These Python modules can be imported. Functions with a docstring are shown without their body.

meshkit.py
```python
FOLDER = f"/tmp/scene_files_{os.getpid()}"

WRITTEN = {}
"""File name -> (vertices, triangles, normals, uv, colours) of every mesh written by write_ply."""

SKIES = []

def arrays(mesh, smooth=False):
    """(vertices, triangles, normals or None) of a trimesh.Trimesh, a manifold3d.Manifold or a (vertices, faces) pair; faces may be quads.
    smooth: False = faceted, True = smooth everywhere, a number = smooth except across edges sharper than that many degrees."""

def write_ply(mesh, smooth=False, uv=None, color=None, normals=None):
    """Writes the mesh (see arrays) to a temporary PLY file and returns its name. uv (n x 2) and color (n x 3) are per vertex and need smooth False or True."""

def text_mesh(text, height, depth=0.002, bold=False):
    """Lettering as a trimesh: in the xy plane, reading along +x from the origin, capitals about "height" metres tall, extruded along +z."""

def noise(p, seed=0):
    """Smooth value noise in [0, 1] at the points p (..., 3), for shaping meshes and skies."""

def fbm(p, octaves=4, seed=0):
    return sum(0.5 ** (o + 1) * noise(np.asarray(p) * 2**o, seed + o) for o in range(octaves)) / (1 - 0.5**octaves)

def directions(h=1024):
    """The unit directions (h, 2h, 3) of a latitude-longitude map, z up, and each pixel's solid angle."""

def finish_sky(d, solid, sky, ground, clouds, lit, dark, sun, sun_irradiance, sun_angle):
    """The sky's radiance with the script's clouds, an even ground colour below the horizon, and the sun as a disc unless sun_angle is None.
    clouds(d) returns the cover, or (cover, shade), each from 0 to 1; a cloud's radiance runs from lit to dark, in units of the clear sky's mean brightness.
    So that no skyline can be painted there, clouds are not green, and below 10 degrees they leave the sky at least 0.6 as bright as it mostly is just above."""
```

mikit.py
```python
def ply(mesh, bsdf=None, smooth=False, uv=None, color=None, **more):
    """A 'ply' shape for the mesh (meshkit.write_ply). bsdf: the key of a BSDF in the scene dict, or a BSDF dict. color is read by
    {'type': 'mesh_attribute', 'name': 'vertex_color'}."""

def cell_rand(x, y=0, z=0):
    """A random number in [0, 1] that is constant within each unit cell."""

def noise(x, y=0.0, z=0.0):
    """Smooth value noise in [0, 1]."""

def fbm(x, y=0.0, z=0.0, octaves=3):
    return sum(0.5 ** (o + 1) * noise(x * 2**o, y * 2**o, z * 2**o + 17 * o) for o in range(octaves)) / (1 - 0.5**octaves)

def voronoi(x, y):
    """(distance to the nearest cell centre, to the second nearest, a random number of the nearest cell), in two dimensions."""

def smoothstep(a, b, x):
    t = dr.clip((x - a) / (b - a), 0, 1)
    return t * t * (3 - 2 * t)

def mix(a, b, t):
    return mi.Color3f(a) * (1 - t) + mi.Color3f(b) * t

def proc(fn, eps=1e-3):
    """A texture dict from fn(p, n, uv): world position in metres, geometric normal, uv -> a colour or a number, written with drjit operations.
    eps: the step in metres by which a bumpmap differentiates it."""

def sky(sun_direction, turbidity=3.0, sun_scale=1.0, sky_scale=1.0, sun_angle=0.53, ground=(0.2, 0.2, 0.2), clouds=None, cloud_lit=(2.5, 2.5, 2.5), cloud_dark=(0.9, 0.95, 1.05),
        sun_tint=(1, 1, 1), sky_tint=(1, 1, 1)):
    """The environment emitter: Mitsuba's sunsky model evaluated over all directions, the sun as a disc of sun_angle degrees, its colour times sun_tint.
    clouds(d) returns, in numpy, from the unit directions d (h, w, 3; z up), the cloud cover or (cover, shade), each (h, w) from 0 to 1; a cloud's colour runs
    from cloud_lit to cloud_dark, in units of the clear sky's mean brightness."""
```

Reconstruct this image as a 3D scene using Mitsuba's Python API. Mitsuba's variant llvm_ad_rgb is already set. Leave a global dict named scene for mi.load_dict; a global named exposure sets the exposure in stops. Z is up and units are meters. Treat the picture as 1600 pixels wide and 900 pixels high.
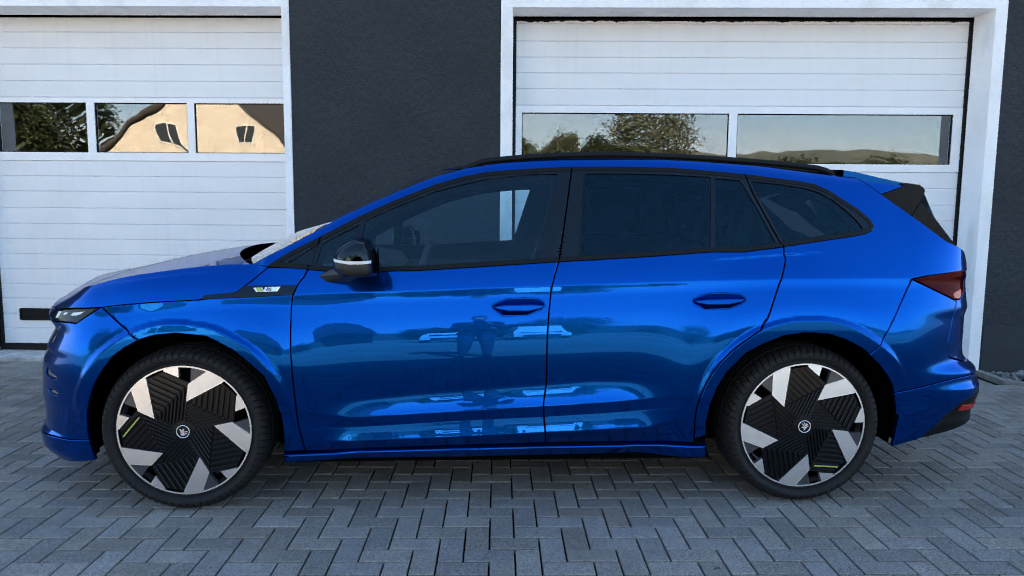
import math, random
import numpy as np, trimesh, manifold3d, shapely
from shapely.geometry import Polygon, LineString, Point, box as sbox
from shapely import affinity
from scipy.spatial import Delaunay
from scipy.interpolate import CubicSpline
from scipy.ndimage import gaussian_filter, map_coordinates
import drjit as dr
import mitsuba as mi, mikit, meshkit
from mikit import proc, noise, fbm, cell_rand, smoothstep, mix, voronoi
T = mi.ScalarTransform4f
rng = np.random.default_rng(7)
scene, labels = {'type': 'scene'}, {}

# ------------------------------------------------------------------ camera, sky, exposure
CAM_H, PITCH, ROLL = 1.34709, .11245, .00794
fw = np.array([0, math.cos(PITCH), -math.sin(PITCH)]); up0 = np.array([0, math.sin(PITCH), math.cos(PITCH)])
upv = math.cos(ROLL) * up0 - math.sin(ROLL) * np.array([1.0, 0, 0])
scene['camera'] = {'type': 'perspective', 'fov': 70.75, 'fov_axis': 'x', 'near_clip': .05, 'far_clip': 3000.,
                   'to_world': T().look_at(origin=[0, 0, CAM_H], target=(np.array([0, 0, CAM_H]) + fw).tolist(), up=upv.tolist())}
SUN_EL, SUN_AZ = math.radians(37), math.radians(14)          # behind the building, so the forecourt lies in its shade
def sky_clouds(d):
    p = np.stack([d[..., 0] * 2.2, d[..., 1] * 2.2, d[..., 2] * 9], -1)
    n = meshkit.fbm(p * 1.6, 5, seed=3)
    low = np.clip((.30 - d[..., 2]) / .30, 0, 1)
    return np.clip((n - .50 + .14 * low) * 2.4, 0, 1) * .75 * np.clip((.24 - d[..., 2]) / .17, 0, 1)
scene['sky'] = mikit.sky([math.sin(SUN_AZ) * math.cos(SUN_EL), math.cos(SUN_AZ) * math.cos(SUN_EL), math.sin(SUN_EL)], turbidity=2.4, clouds=sky_clouds, sky_tint=(1.13, 1.0, .87),
                         cloud_lit=(2.1, 2.1, 2.1), cloud_dark=(1.0, 1.03, 1.1))
exposure = 4.0

# ------------------------------------------------------------------ materials
def two(b): return {'type': 'twosided', 'b': b}
def rgb(*c): return {'type': 'rgb', 'value': list(map(float, c))}
def prin(col, rough, spec=.5, **k):
    return two({'type': 'principled', 'base_color': rgb(*col) if isinstance(col, tuple) else col, 'roughness': rough, 'specular': spec, **k})
M = scene
M['paint'] = two({'type': 'blendbsdf', 'weight': .30,
    'a': {'type': 'plastic', 'int_ior': 1.62, 'specular_reflectance': rgb(.92, .97, 1.), 'diffuse_reflectance': rgb(.0, .012, .080), 'nonlinear': True},
    'b': {'type': 'principled', 'base_color': rgb(.0, .092, .45), 'metallic': 1., 'roughness': .27}})
M['gloss_black'] = two({'type': 'plastic', 'int_ior': 1.5, 'specular_reflectance': rgb(.45, .62, .78), 'diffuse_reflectance': rgb(.006, .007, .009)})
M['satin_black'] = prin((.006, .0075, .009), .45, .15)
M['matt_black'] = prin((.008, .008, .009), .85, .2)
M['liner_black'] = two({'type': 'diffuse', 'reflectance': rgb(.0025, .0025, .0025)})
M['cladding'] = prin((.016, .017, .019), .5)
M['rubber'] = prin(proc(lambda p, n, uv: mix([.005, .0052, .0055], [.012, .012, .0125], fbm(p.x * 40, p.y * 40, p.z * 40, 3))), .72, .35)
M['tread'] = prin((.014, .014, .015), .85, .25)
M['silver'] = two({'type': 'roughconductor', 'material': 'Al', 'alpha': .17, 'distribution': 'ggx', 'specular_reflectance': rgb(.95, .96, .97)})
M['rim_grey'] = two({'type': 'principled', 'base_color': rgb(.07, .072, .08), 'metallic': .4, 'roughness': .3})
M['rim_black'] = two({'type': 'roughplastic', 'alpha': .10, 'int_ior': 1.4, 'diffuse_reflectance': rgb(.005, .0055, .0065)})
M['barrel'] = two({'type': 'roughconductor', 'material': 'Al', 'alpha': .12, 'specular_reflectance': rgb(.7, .7, .72)})
M['disc'] = two({'type': 'roughconductor', 'material': 'Cr', 'alpha': .25, 'specular_reflectance': rgb(.35, .34, .33)})
M['chrome'] = two({'type': 'roughconductor', 'material': 'Cr', 'alpha': .03})
M['lime'] = prin((.40, .46, .10), .4)
M['white_gloss'] = prin((.66, .68, .70), .2)
M['lamp_glass'] = two({'type': 'plastic', 'int_ior': 1.4, 'specular_reflectance': rgb(.5, .6, .7), 'diffuse_reflectance': rgb(.006, .007, .009)})
M['red_lamp'] = two({'type': 'plastic', 'int_ior': 1.4, 'specular_reflectance': rgb(.34, .16, .19), 'diffuse_reflectance': rgb(.040, .001, .002)})
M['red_bright'] = two({'type': 'plastic', 'int_ior': 1.5, 'diffuse_reflectance': rgb(.34, .012, .010)})
M['mirror_face'] = {'type': 'conductor', 'material': 'Ag'}
M['glass_front'] = {'type': 'thindielectric', 'int_ior': 1.5, 'specular_reflectance': rgb(.30, .50, .60), 'specular_transmittance': rgb(.72, .88, .93)}
M['glass_dark'] = {'type': 'thindielectric', 'int_ior': 1.5, 'specular_reflectance': rgb(.16, .36, .48), 'specular_transmittance': rgb(.028, .034, .040)}
M['glass_wind'] = {'type': 'thindielectric', 'int_ior': 1.5, 'specular_transmittance': rgb(.42, .46, .46)}
M['glass_door'] = {'type': 'thindielectric', 'int_ior': 1.85, 'specular_transmittance': rgb(.8, .84, .82)}
M['interior'] = prin((.035, .037, .04), .7, .3)
M['interior_grey'] = prin((.09, .1, .11), .7, .3)
M['room'] = prin((.16, .16, .16), .9)
# ------------------------------------------------------------------ helpers
TAKEN = {}
def numbered(key):
    """the key itself the first time, then key_001, key_002 ..."""
    n = TAKEN.get(key, 0); TAKEN[key] = n + 1
    return key if n == 0 else f'{key}_{n:03d}'
def put(key, shape):
    key = numbered(key); scene[key] = shape; return key
def ply_n(V, F, N, bsdf):
    path = meshkit.write_ply((np.asarray(V), np.asarray(F)), normals=np.asarray(N))
    return {'type': 'ply', 'filename': path, 'face_normals': False, 'bsdf': {'type': 'ref', 'id': bsdf}}
def cat(meshes): return trimesh.util.concatenate(meshes)
def bx(x0, x1, y0, y1, z0, z1):
    m = trimesh.creation.box([abs(x1 - x0), abs(y1 - y0), abs(z1 - z0)]); m.apply_translation([(x0 + x1) / 2, (y0 + y1) / 2, (z0 + z1) / 2]); return m
def chamfer_box(x0, x1, y0, y1, z0, z1, c):
    """box whose top four edges (z1) are chamfered by c"""
    v = [(x0, y0, z0), (x1, y0, z0), (x1, y1, z0), (x0, y1, z0), (x0, y0, z1 - c), (x1, y0, z1 - c), (x1, y1, z1 - c), (x0, y1, z1 - c),
         (x0 + c, y0 + c, z1), (x1 - c, y0 + c, z1), (x1 - c, y1 - c, z1), (x0 + c, y1 - c, z1)]
    f = []
    for a, b in ((0, 4), (4, 8)):
        for i in range(4):
            j = (i + 1) % 4; f += [[a + i, a + j, b + j], [a + i, b + j, b + i]]
    f += [[8, 9, 10], [8, 10, 11], [0, 2, 1], [0, 3, 2]]
    return trimesh.Trimesh(v, f, process=False)
def extrude(poly, h0, h1):
    """polygon in (a, b) extruded along the third axis from h0 to h1"""
    ms = []
    for g in getattr(poly, 'geoms', [poly]):
        if g.is_empty or g.area < 1e-9: continue
        m = trimesh.creation.extrude_polygon(g, h1 - h0, engine='earcut'); m.apply_translation([0, 0, h0]); ms.append(m)
    return cat(ms)
def side(m):
    """(a, b, h) -> x = a, z = b, y = -h (h points outwards on the near side)"""
    m = m.copy(); m.vertices = m.vertices[:, [0, 2, 1]] * [1, -1, 1]; m.fix_normals(); return m
def tube(pts, r, n=10, closed=False):
    pts = np.asarray(pts, float); m = []
    t = np.gradient(pts, axis=0); t /= np.linalg.norm(t, axis=1, keepdims=True)
    a = np.cross(t, [0, 0, 1.]); bad = np.linalg.norm(a, axis=1) < .1; a[bad] = np.cross(t[bad], [0, 1., 0]); a /= np.linalg.norm(a, axis=1, keepdims=True); b = np.cross(t, a)
    th = np.arange(n) * 2 * np.pi / n; r = np.broadcast_to(np.asarray(r, float), (len(pts),))
    V = pts[:, None] + r[:, None, None] * (np.cos(th)[None, :, None] * a[:, None] + np.sin(th)[None, :, None] * b[:, None])
    F = []
    for i in range(len(pts) - 1):
        for j in range(n):
            k = (j + 1) % n; F += [[i * n + j, i * n + k, (i + 1) * n + k], [i * n + j, (i + 1) * n + k, (i + 1) * n + j]]
    V = V.reshape(-1, 3); c0, c1 = len(V), len(V) + 1; V = np.vstack([V, pts[:1], pts[-1:]])
    for j in range(n):
        k = (j + 1) % n; F += [[c0, k, j], [c1, (len(pts) - 1) * n + j, (len(pts) - 1) * n + k]]
    m = trimesh.Trimesh(V, F, process=False); m.fix_normals(); return m
def lathe_y(profile, n, a0=0., a1=2 * np.pi):
    """profile of (r, y) turned about the y axis"""
    p = np.asarray(profile, float); full = a1 - a0 > 6.28
    th = np.linspace(a0, a1, n + (not full), endpoint=not full); k = len(th)
    V = np.stack([p[None, :, 0] * np.cos(th)[:, None], np.broadcast_to(p[None, :, 1], (k, len(p))), p[None, :, 0] * np.sin(th)[:, None]], -1).reshape(-1, 3)
    F = []; q = len(p)
    i = np.arange(k if full else k - 1)[:, None]; j = np.arange(q - 1)[None]
    a = (i * q + j).ravel(); b = (((i + 1) % k) * q + j).ravel()
    F = np.vstack([np.stack([a, b, b + 1], 1), np.stack([a, b + 1, a + 1], 1)])
    return trimesh.Trimesh(V, F, process=False)
def rounded(pts, r):
    return Polygon(pts).buffer(-r).buffer(r * 1.0, quad_segs=4)
def dens(ring, hx, hz):
    """points along a ring, close enough for the grid steps"""
    c = np.asarray(ring.coords)[:-1]; out = []
    for a, b in zip(c, np.roll(c, -1, 0)):
        k = max(1, int(np.ceil(np.hypot((b[0] - a[0]) / hx, (b[1] - a[1]) / hz))))
        out.append(a + (b - a) * np.linspace(0, 1, k, endpoint=False)[:, None])
    return np.vstack(out)
CREASES, EXTRA = [], []                  # crease lines (s, z) that get a row of points on either side
def tri2(poly, hx, hz, rings=()):
    """triangulates a polygon with interior points; rings: insets whose outlines get points. -> points, triangles, inset, outward direction, boundary loops"""
    P, D, O, loops = [], [], [], []
    for d in (0.,) + tuple(rings):
        q = poly.buffer(-d, join_style='mitre') if d else poly
        for g in getattr(q, 'geoms', [q]):
            if g.is_empty: continue
            for ring in [g.exterior, *g.interiors]:
                c = dens(ring, hx, hz)
                if len(c) < 3: continue
                t = np.roll(c, -1, 0) - np.roll(c, 1, 0); t /= np.linalg.norm(t, axis=1, keepdims=True) + 1e-12
                o = np.stack([t[:, 1], -t[:, 0]], 1)
                if not ring.is_ccw: pass
                e = c + o * 1e-4; inside = shapely.contains_xy(g, e[:, 0], e[:, 1])
                if inside.mean() > .5: o = -o
                n0 = sum(map(len, P))
                if d == 0: loops.append(np.arange(n0, n0 + len(c)))
                P.append(c); D.append(np.full(len(c), d)); O.append(o)
    last = (rings[-1] if rings else 0)
    x0, z0, x1, z1 = poly.bounds
    gx, gz = np.meshgrid(np.arange(x0, x1, hx), np.arange(z0, z1, hz)); gx[1::2] += hx / 2
    g = np.stack([gx.ravel(), gz.ravel()], 1)
    q = affinity.scale(poly, 1 / hx, 1 / hz, origin=(0, 0)).buffer(-.45); q = affinity.scale(q, hx, hz, origin=(0, 0)).intersection(poly.buffer(-last * 1.3 - 1e-4))
    if not q.is_empty:
        if hz < .02 and EXTRA:
            ex = np.vstack(EXTRA); g = g[np.min(np.abs(np.stack([g[:, 1] - np.interp(g[:, 0], e[:, 0], e[:, 1], -9, -9) for e in CREASES])), 0) > hz * .55] if CREASES else g; g = np.vstack([g, ex])
        g = g[shapely.contains_xy(q, g[:, 0], g[:, 1])]; P.append(g); D.append(np.full(len(g), 9.)); O.append(np.zeros((len(g), 2)))
    P, D, O = np.vstack(P), np.concatenate(D), np.vstack(O)
    t = Delaunay(P / [hx, hz]).simplices; c = P[t].mean(1)
    t = t[shapely.contains_xy(poly, c[:, 0], c[:, 1])]
    a = P[t]; u_, w_ = a[:, 1] - a[:, 0], a[:, 2] - a[:, 0]; ar = u_[:, 0] * w_[:, 1] - u_[:, 1] * w_[:, 0]; t = t[np.abs(ar) > 1e-10]; ar = ar[np.abs(ar) > 1e-10]
    t[ar < 0] = t[ar < 0][:, ::-1]
    return P, t, D, O, loops
def panel(poly, d=0., r=.003, depth=.012, hs=.018, hz=.010, fn=None):
    """a body panel over the (s, z) domain: rolled edge of radius r and a flange of the given depth -> V, F, N"""
    V, F, N, n0 = [], [], [], 0
    for g in getattr(poly, 'geoms', [poly]):
        if g.area < 2e-6: continue
        P, t, D, O, loops = tri2(g, hs, hz, (r * .3, r) if r else ())
        p, n = (fn or surf)(P[:, 0], P[:, 1])
        _, pn = plan(P[:, 0]); tx = np.stack([-pn[:, 1], pn[:, 0]], 1)
        o3 = np.stack([tx[:, 0] * O[:, 0], tx[:, 1] * O[:, 0], O[:, 1]], 1)
        o3 -= n * (o3 * n).sum(1, keepdims=True); l = np.linalg.norm(o3, axis=1, keepdims=True); o3 = np.where(l > 1e-6, o3 / np.maximum(l, 1e-6), 0)
        if r:
            s_ = np.clip((r - D) / r, 0, 1); off = -(r - r * np.sqrt(1 - s_ ** 2)); c_ = np.sqrt(1 - s_ ** 2)
            v = p + n * (d + off)[:, None]; nn = n * c_[:, None] + o3 * s_[:, None]
        else: v = p + n * d; nn = n.copy()
        V.append(v); N.append(nn); F.append(t + n0); base = n0; n0 += len(v)
        if depth:
            for L in loops:
                k = len(L); a = v[L]; lat = o3[L]; b = a - n[L] * depth
                V += [a, b]; N += [lat, lat]
                i = np.arange(k); j = (i + 1) % k
                f = np.vstack([np.stack([n0 + i, n0 + k + i, n0 + k + j], 1), np.stack([n0 + i, n0 + k + j, n0 + j], 1)])
                F.append(f); n0 += 2 * k
    V, F, N = np.vstack(V), np.vstack(F), np.vstack(N)
    a = V[F]; fn_ = np.cross(a[:, 1] - a[:, 0], a[:, 2] - a[:, 0]); bad = (fn_ * N[F].sum(1)).sum(1) < 0
    F[bad] = F[bad][:, ::-1]
    return V, F, N
def grid_surf(P):
    """(m, k, 3) grid of points -> V, F, N (smooth)"""
    m, k, _ = P.shape
    du = np.gradient(P, axis=0); dv = np.gradient(P, axis=1); N = np.cross(du, dv); N /= np.linalg.norm(N, axis=-1, keepdims=True) + 1e-12
    i, j = np.meshgrid(np.arange(m - 1), np.arange(k - 1), indexing='ij'); a = (i * k + j).ravel(); b = a + k
    F = np.vstack([np.stack([a, b, b + 1], 1), np.stack([a, b + 1, a + 1], 1)])
    return P.reshape(-1, 3), F, N.reshape(-1, 3)
def join(*vfn):
    V, F, N, n = [], [], [], 0
    for v, f, m in vfn: V.append(v); F.append(f + n); N.append(m); n += len(v)
    return np.vstack(V), np.vstack(F), np.vstack(N)
def vfn(mesh, smooth=35):
    if smooth is False:
        v = mesh.vertices[mesh.faces].reshape(-1, 3); return np.array(v), np.arange(len(v)).reshape(-1, 3), np.repeat(np.array(mesh.face_normals), 3, 0)
    return meshkit.arrays(mesh, smooth)
def mirror(v, f, n): return v * [1, -1, 1], f[:, ::-1], n * [1, -1, 1]

# ------------------------------------------------------------------ where things stand
CX, CY, AC = -1.42592, 3.04133, .05289
CARM = np.eye(4); CARM[:2, :2] = [[math.cos(AC), -math.sin(AC)], [math.sin(AC), math.cos(AC)]]; CARM[:2, 3] = [CX - math.sin(AC) * .935, CY + math.cos(AC) * .935]
AW, DW = -.0209, 5.99734                               # the wall: heading and distance
WALLM = np.eye(4); WALLM[:2, :2] = [[math.cos(AW), -math.sin(AW)], [math.sin(AW), math.cos(AW)]]; WALLM[:2, 3] = [-math.sin(AW) * DW, math.cos(AW) * DW]
AP, DP = .01949, 3.61893                               # the paving: heading and a joint line
PAVM = np.eye(4); PAVM[:2, :2] = [[math.cos(AP), -math.sin(AP)], [math.sin(AP), math.cos(AP)]]; PAVM[:2, 3] = [-math.sin(AP) * DP, math.cos(AP) * DP]
def at(m, mat):
    m = m.copy(); m.apply_transform(mat); return m
def wall_part(key, mesh, bsdf, smooth=False): return put(key, mikit.ply(at(mesh, WALLM), bsdf, smooth))
# ------------------------------------------------------------------ ground: bedding, herringbone pavers, gravel, kerb
def paver_id(p):
    a = (p.x - PAVM[0, 3]) * math.cos(AP) + (p.y - PAVM[1, 3]) * math.sin(AP)
    b = -((p.y - PAVM[1, 3]) * math.cos(AP) - (p.x - PAVM[0, 3]) * math.sin(AP))
    c, r = dr.floor((a - .2717) / .1), dr.floor(b / .1)
    k = c + (r - 9); k = k - 4 * dr.floor(k / 4)
    return dr.select(k < 1.5, c - k, c), dr.select(k < 2.5, r, r - 1)
def paver_col(p, n, uv):
    i, j = paver_id(p); t = cell_rand(i, j, 5); u = cell_rand(i, j, 9)
    g = noise(p.x * 270, p.y * 270, p.z * 270); h = fbm(p.x * 130, p.y * 130, 3., 3); st = fbm(p.x * 1.3 + 7, p.y * 1.3, 0., 4); m = fbm(p.x * 14, p.y * 14, 2., 3)
    v = .235 * (.80 + .36 * t) * (.52 + .96 * g) * (.86 + .28 * h) * (.84 + .32 * st) * (.88 + .24 * m)
    col = mix([1.08, 1., .94], [1.14, 1., .86], u) * v
    return dr.select(g > .90, mix(col, [.30, .31, .32], .55), col)
M['paver'] = two({'type': 'diffuse', 'reflectance': proc(paver_col)})
M['bedding'] = prin((.012, .0115, .011), .95, .1)
M['ground_far'] = prin(proc(lambda p, n, uv: mi.Color3f(.185, .165, .14) * (.7 + .6 * fbm(p.x * .8, p.y * .8, 0., 4))), .9, .2)
M['kerb_concrete'] = prin(proc(lambda p, n, uv: mi.Color3f(.20, .195, .18) * (.55 + .9 * fbm(p.x * 30, p.y * 30, p.z * 30, 4))), .9, .2)
M['stone'] = prin(proc(lambda p, n, uv: mix([.05, .055, .06], [.26, .26, .25], cell_rand(p.x * 22, p.y * 22, 0)) * (.6 + .8 * noise(p.x * 150, p.y * 150, p.z * 150))), .85)
g = trimesh.Trimesh([[-400, -400, -.035], [400, -400, -.035], [400, 400, -.035], [-400, 400, -.035]], [[0, 1, 2], [0, 2, 3]], process=False)
scene['ground'] = mikit.ply(g, 'ground_far'); labels['ground'] = {'kind': 'structure'}
def paver_mesh(a0, b0, la, lb, rg):
    """one paver: chamfered block, laid slightly uneven; a along the wall, b towards the camera"""
    j = .0036; m = chamfer_box(a0 + j, a0 + la - j, -(b0 + lb - j), -(b0 + j), -.06, rg.normal(0, .0007), .0035)
    c = m.vertices.mean(0); m.vertices -= c
    m.apply_transform(trimesh.transformations.rotation_matrix(rg.normal(0, .0035), [1, 0, 0])); m.apply_transform(trimesh.transformations.rotation_matrix(rg.normal(0, .003), [0, 1, 0]))
    m.apply_transform(trimesh.transformations.rotation_matrix(rg.normal(0, .0025), [0, 0, 1])); m.vertices += c
    return at(m, PAVM)
pav = []
for row in range(-34, 34):
    for col in range(-75, 78):
        k = (col + row - 9) % 4; a0 = .2717 + .1 * col
        if k == 0: pav.append((a0, .1 * row, .2, .1))
        elif k == 2: pav.append((a0, .1 * row, .1, .2))
kept = []
FX = .5 / math.tan(math.radians(70.75 / 2))
for a0, b0, la, lb in pav:
    w = PAVM @ np.array([a0 + la / 2, -(b0 + lb / 2), 0, 1])
    wl_ = np.linalg.inv(WALLM) @ np.array([w[0], w[1], 0, 1])
    if wl_[1] > -.02 or (wl_[0] > 3.70 and wl_[1] > -.44) : continue
    if wl_[0] > 3.62 and wl_[1] > -.40: continue
    kept.append((a0, b0, la, lb, w[0], w[1]))
# the ones in the picture, nearest first, outside the car's own shade
def in_view(x, y):
    dz = y * math.cos(PITCH) + CAM_H * math.sin(PITCH); v = (y * math.sin(PITCH) * -1 + CAM_H * math.cos(PITCH)) / dz * FX
    return abs(x / dz * FX) < .5 and abs(v) < .285
vis = sorted([q for q in kept if q[5] > 2.35 and in_view(q[4], q[5])], key=lambda q: q[5])[:300]
single = set(id(q) for q in vis); rest = []
scene['pavement'] = mikit.ply(at(bx(-7.4, 7.6, -3.4, 3.4, -.034, -.022), PAVM), 'bedding'); labels['pavement'] = {'kind': 'structure'}
prg = np.random.default_rng(11)
for q in kept:
    m = paver_mesh(*q[:4], prg)
    if id(q) in single: scene[numbered('pavement__paver')] = mikit.ply(m, 'paver')
    else: rest.append(m)
scene['pavement__far_pavers'] = mikit.ply(cat(rest), 'paver'); labels['pavement__far_pavers'] = {'kind': 'stuff'}
# kerb round the gravel bed at the foot of the right wall
kb = Polygon([(3.74, .0), (3.80, .0), (3.80, -.36), (3.86, -.415), (9, -.415), (9, -.475), (3.84, -.475), (3.74, -.39)])
k = extrude(kb, -.05, .022); scene['kerb'] = mikit.ply(at(k, WALLM), 'kerb_concrete'); labels['kerb'] = {'kind': 'structure'}
st = []
for i in range(900):
    a, b = prg.uniform(3.82, 6.2), prg.uniform(-.40, -.01)
    s = trimesh.creation.icosphere(1, prg.uniform(.010, .026)); s.vertices *= prg.uniform(.6, 1.2, 3); s.vertices += prg.normal(0, .002, s.vertices.shape); s.apply_translation([a, b, prg.uniform(-.012, .008)]); st.append(s)
scene['gravel'] = mikit.ply(at(cat(st), WALLM), 'stone'); labels['gravel'] = {'label': 'dark grey gravel strip between wall foot and kerb', 'category': 'gravel', 'kind': 'stuff'}

# ------------------------------------------------------------------ the garage building (wall frame: x along, y into the wall, z up)
def stucco(p, n, uv):
    return fbm(p.x * 60, p.y * 60, p.z * 75, 3) * .0055 + smoothstep(.46, .62, fbm(p.x * 32 + 9, p.y * 9, p.z * 36, 2)) * .0032
M['stucco'] = two({'type': 'bumpmap', 'arbitrary': proc(stucco, .003), 'scale': 1.0,
    'bsdf': {'type': 'principled', 'base_color': proc(lambda p, n, uv: mi.Color3f(.030, .036, .042) * (.8 + .4 * fbm(p.x * 2, p.y * 2, p.z * 2, 4)) * (.55 + .9 * fbm(p.x * 70, p.y * 70, p.z * 95, 2))), 'roughness': .85, 'specular': .3}})
M['plinth'] = prin(proc(lambda p, n, uv: mi.Color3f(.030, .036, .042) * (.85 + .3 * fbm(p.x * 7, p.y * 7, p.z * 7, 4))), .75, .3)
def grime(p): return smoothstep(.46, .78, fbm(p.x * 5 + 3, p.y * 5, p.z * 2.2, 5))
M['white_plaster'] = prin(proc(lambda p, n, uv: mix([.88, .88, .88], [.74, .74, .73], grime(p)) * (.95 + .1 * noise(p.x * 90, p.y * 90, p.z * 90))), .7, .3)
def streaks(p):   # rain and dust streaks running down the panels
    return smoothstep(.50, .85, fbm(p.x * 34, 1.3, p.z * 1.1, 3)) * .28 + smoothstep(.55, .8, fbm(p.x * 2, 5., p.z * 3, 3)) * .25
M['door_panel'] = prin(proc(lambda p, n, uv: mix([.75, .765, .78], [.64, .65, .65], streaks(p)) ), .42, .5)
M['door_frame'] = prin((.82, .83, .84), .35, .5)
M['gasket'] = prin((.010, .010, .010), .8, .3)
M['foam'] = prin((.006, .006, .006), .95, .1)
M['threshold'] = prin(proc(lambda p, n, uv: mi.Color3f(.36, .36, .35) * (.55 + .9 * fbm(p.x * 18, p.y * 18, 0., 5))), .9, .2)
OPEN = [(-4.72, -2.005, 2.935), (-.138, 3.681, 2.933)]            # door openings: left, right, head
b_w = Polygon([(-14, -.3), (14, -.3), (14, 5.0), (-14, 5.0)])
for a0, a1, h in OPEN: b_w = b_w.difference(sbox(a0 - .06 if a0 < -3 else a0 - .094, -.5, a1 + (.062 if a0 < -3 else .094), h + .094))
def wall_up(poly, y0, y1):
    m = extrude(poly, 0, y1 - y0); m.vertices = m.vertices[:, [0, 2, 1]] + [0, y0, 0]; m.fix_normals(); return m
wall_part('garage_building', cat([wall_up(b_w, 0, .34), bx(-14, 14, .34, 11, 4.8, 5.0)]), 'stucco')
labels['garage_building'] = {'label': 'anthracite stuccoed garage building behind the car with two white sectional doors', 'category': 'building'}
wall_part('garage_building__inner_wall', cat([bx(-14, 14, 10.8, 11, -.3, 4.8), bx(-14, -13.8, .34, 10.8, -.3, 4.8), bx(13.8, 14, .34, 10.8, -.3, 4.8), bx(-13.8, 13.8, .36, 10.8, -.1, -.02)]), 'room')
wall_part('garage_building__plinth', cat([bx(3.79, 13.9, -.006, .0, .012, .40), bx(-1.93, -.245, -.006, 0, 0, .40)]), 'plinth')
for a0, a1, h in OPEN:
    f0, f1 = (.06, .06) if a0 < -3 else (.092, .092)
    pol = sbox(a0 - f0, -.02, a1 + f1, h + .092).difference(sbox(a0, -.5, a1, h))
    m = wall_up(pol, -.012, .27)
    scene[numbered('garage_building__door_surround')] = mikit.ply(at(m, WALLM), 'white_plaster')
    wall_part('garage_building__threshold', bx(a0 + .001, a1 - .001, -.03, .42, -.05, .03), 'threshold')
def ribbed(a0, a1, z0, z1, y):
    """one strip of a sectional door: flat face with a rolled step along its top and bottom"""
    e, g_ = .0045, .009
    prof = [(y + .03, z0 + .0006), (y + .006, z0 + .0006), (y, z0 + .0050), (y, z1 - .0050), (y + .006, z1 - .0006), (y + .03, z1 - .0006)]
    v = [(a, p[0], p[1]) for a in (a0, a1) for p in prof]; n = len(prof); f = []
    for i in range(n - 1): f += [[i, n + i, n + i + 1], [i, n + i + 1, i + 1]]
    f += [[0, i + 1, i + 2] for i in range(n - 2)] + [[n, n + i + 2, n + i + 1] for i in range(n - 2)]
    m = trimesh.Trimesh(v, f, process=False); m.fix_normals(); return m
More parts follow.
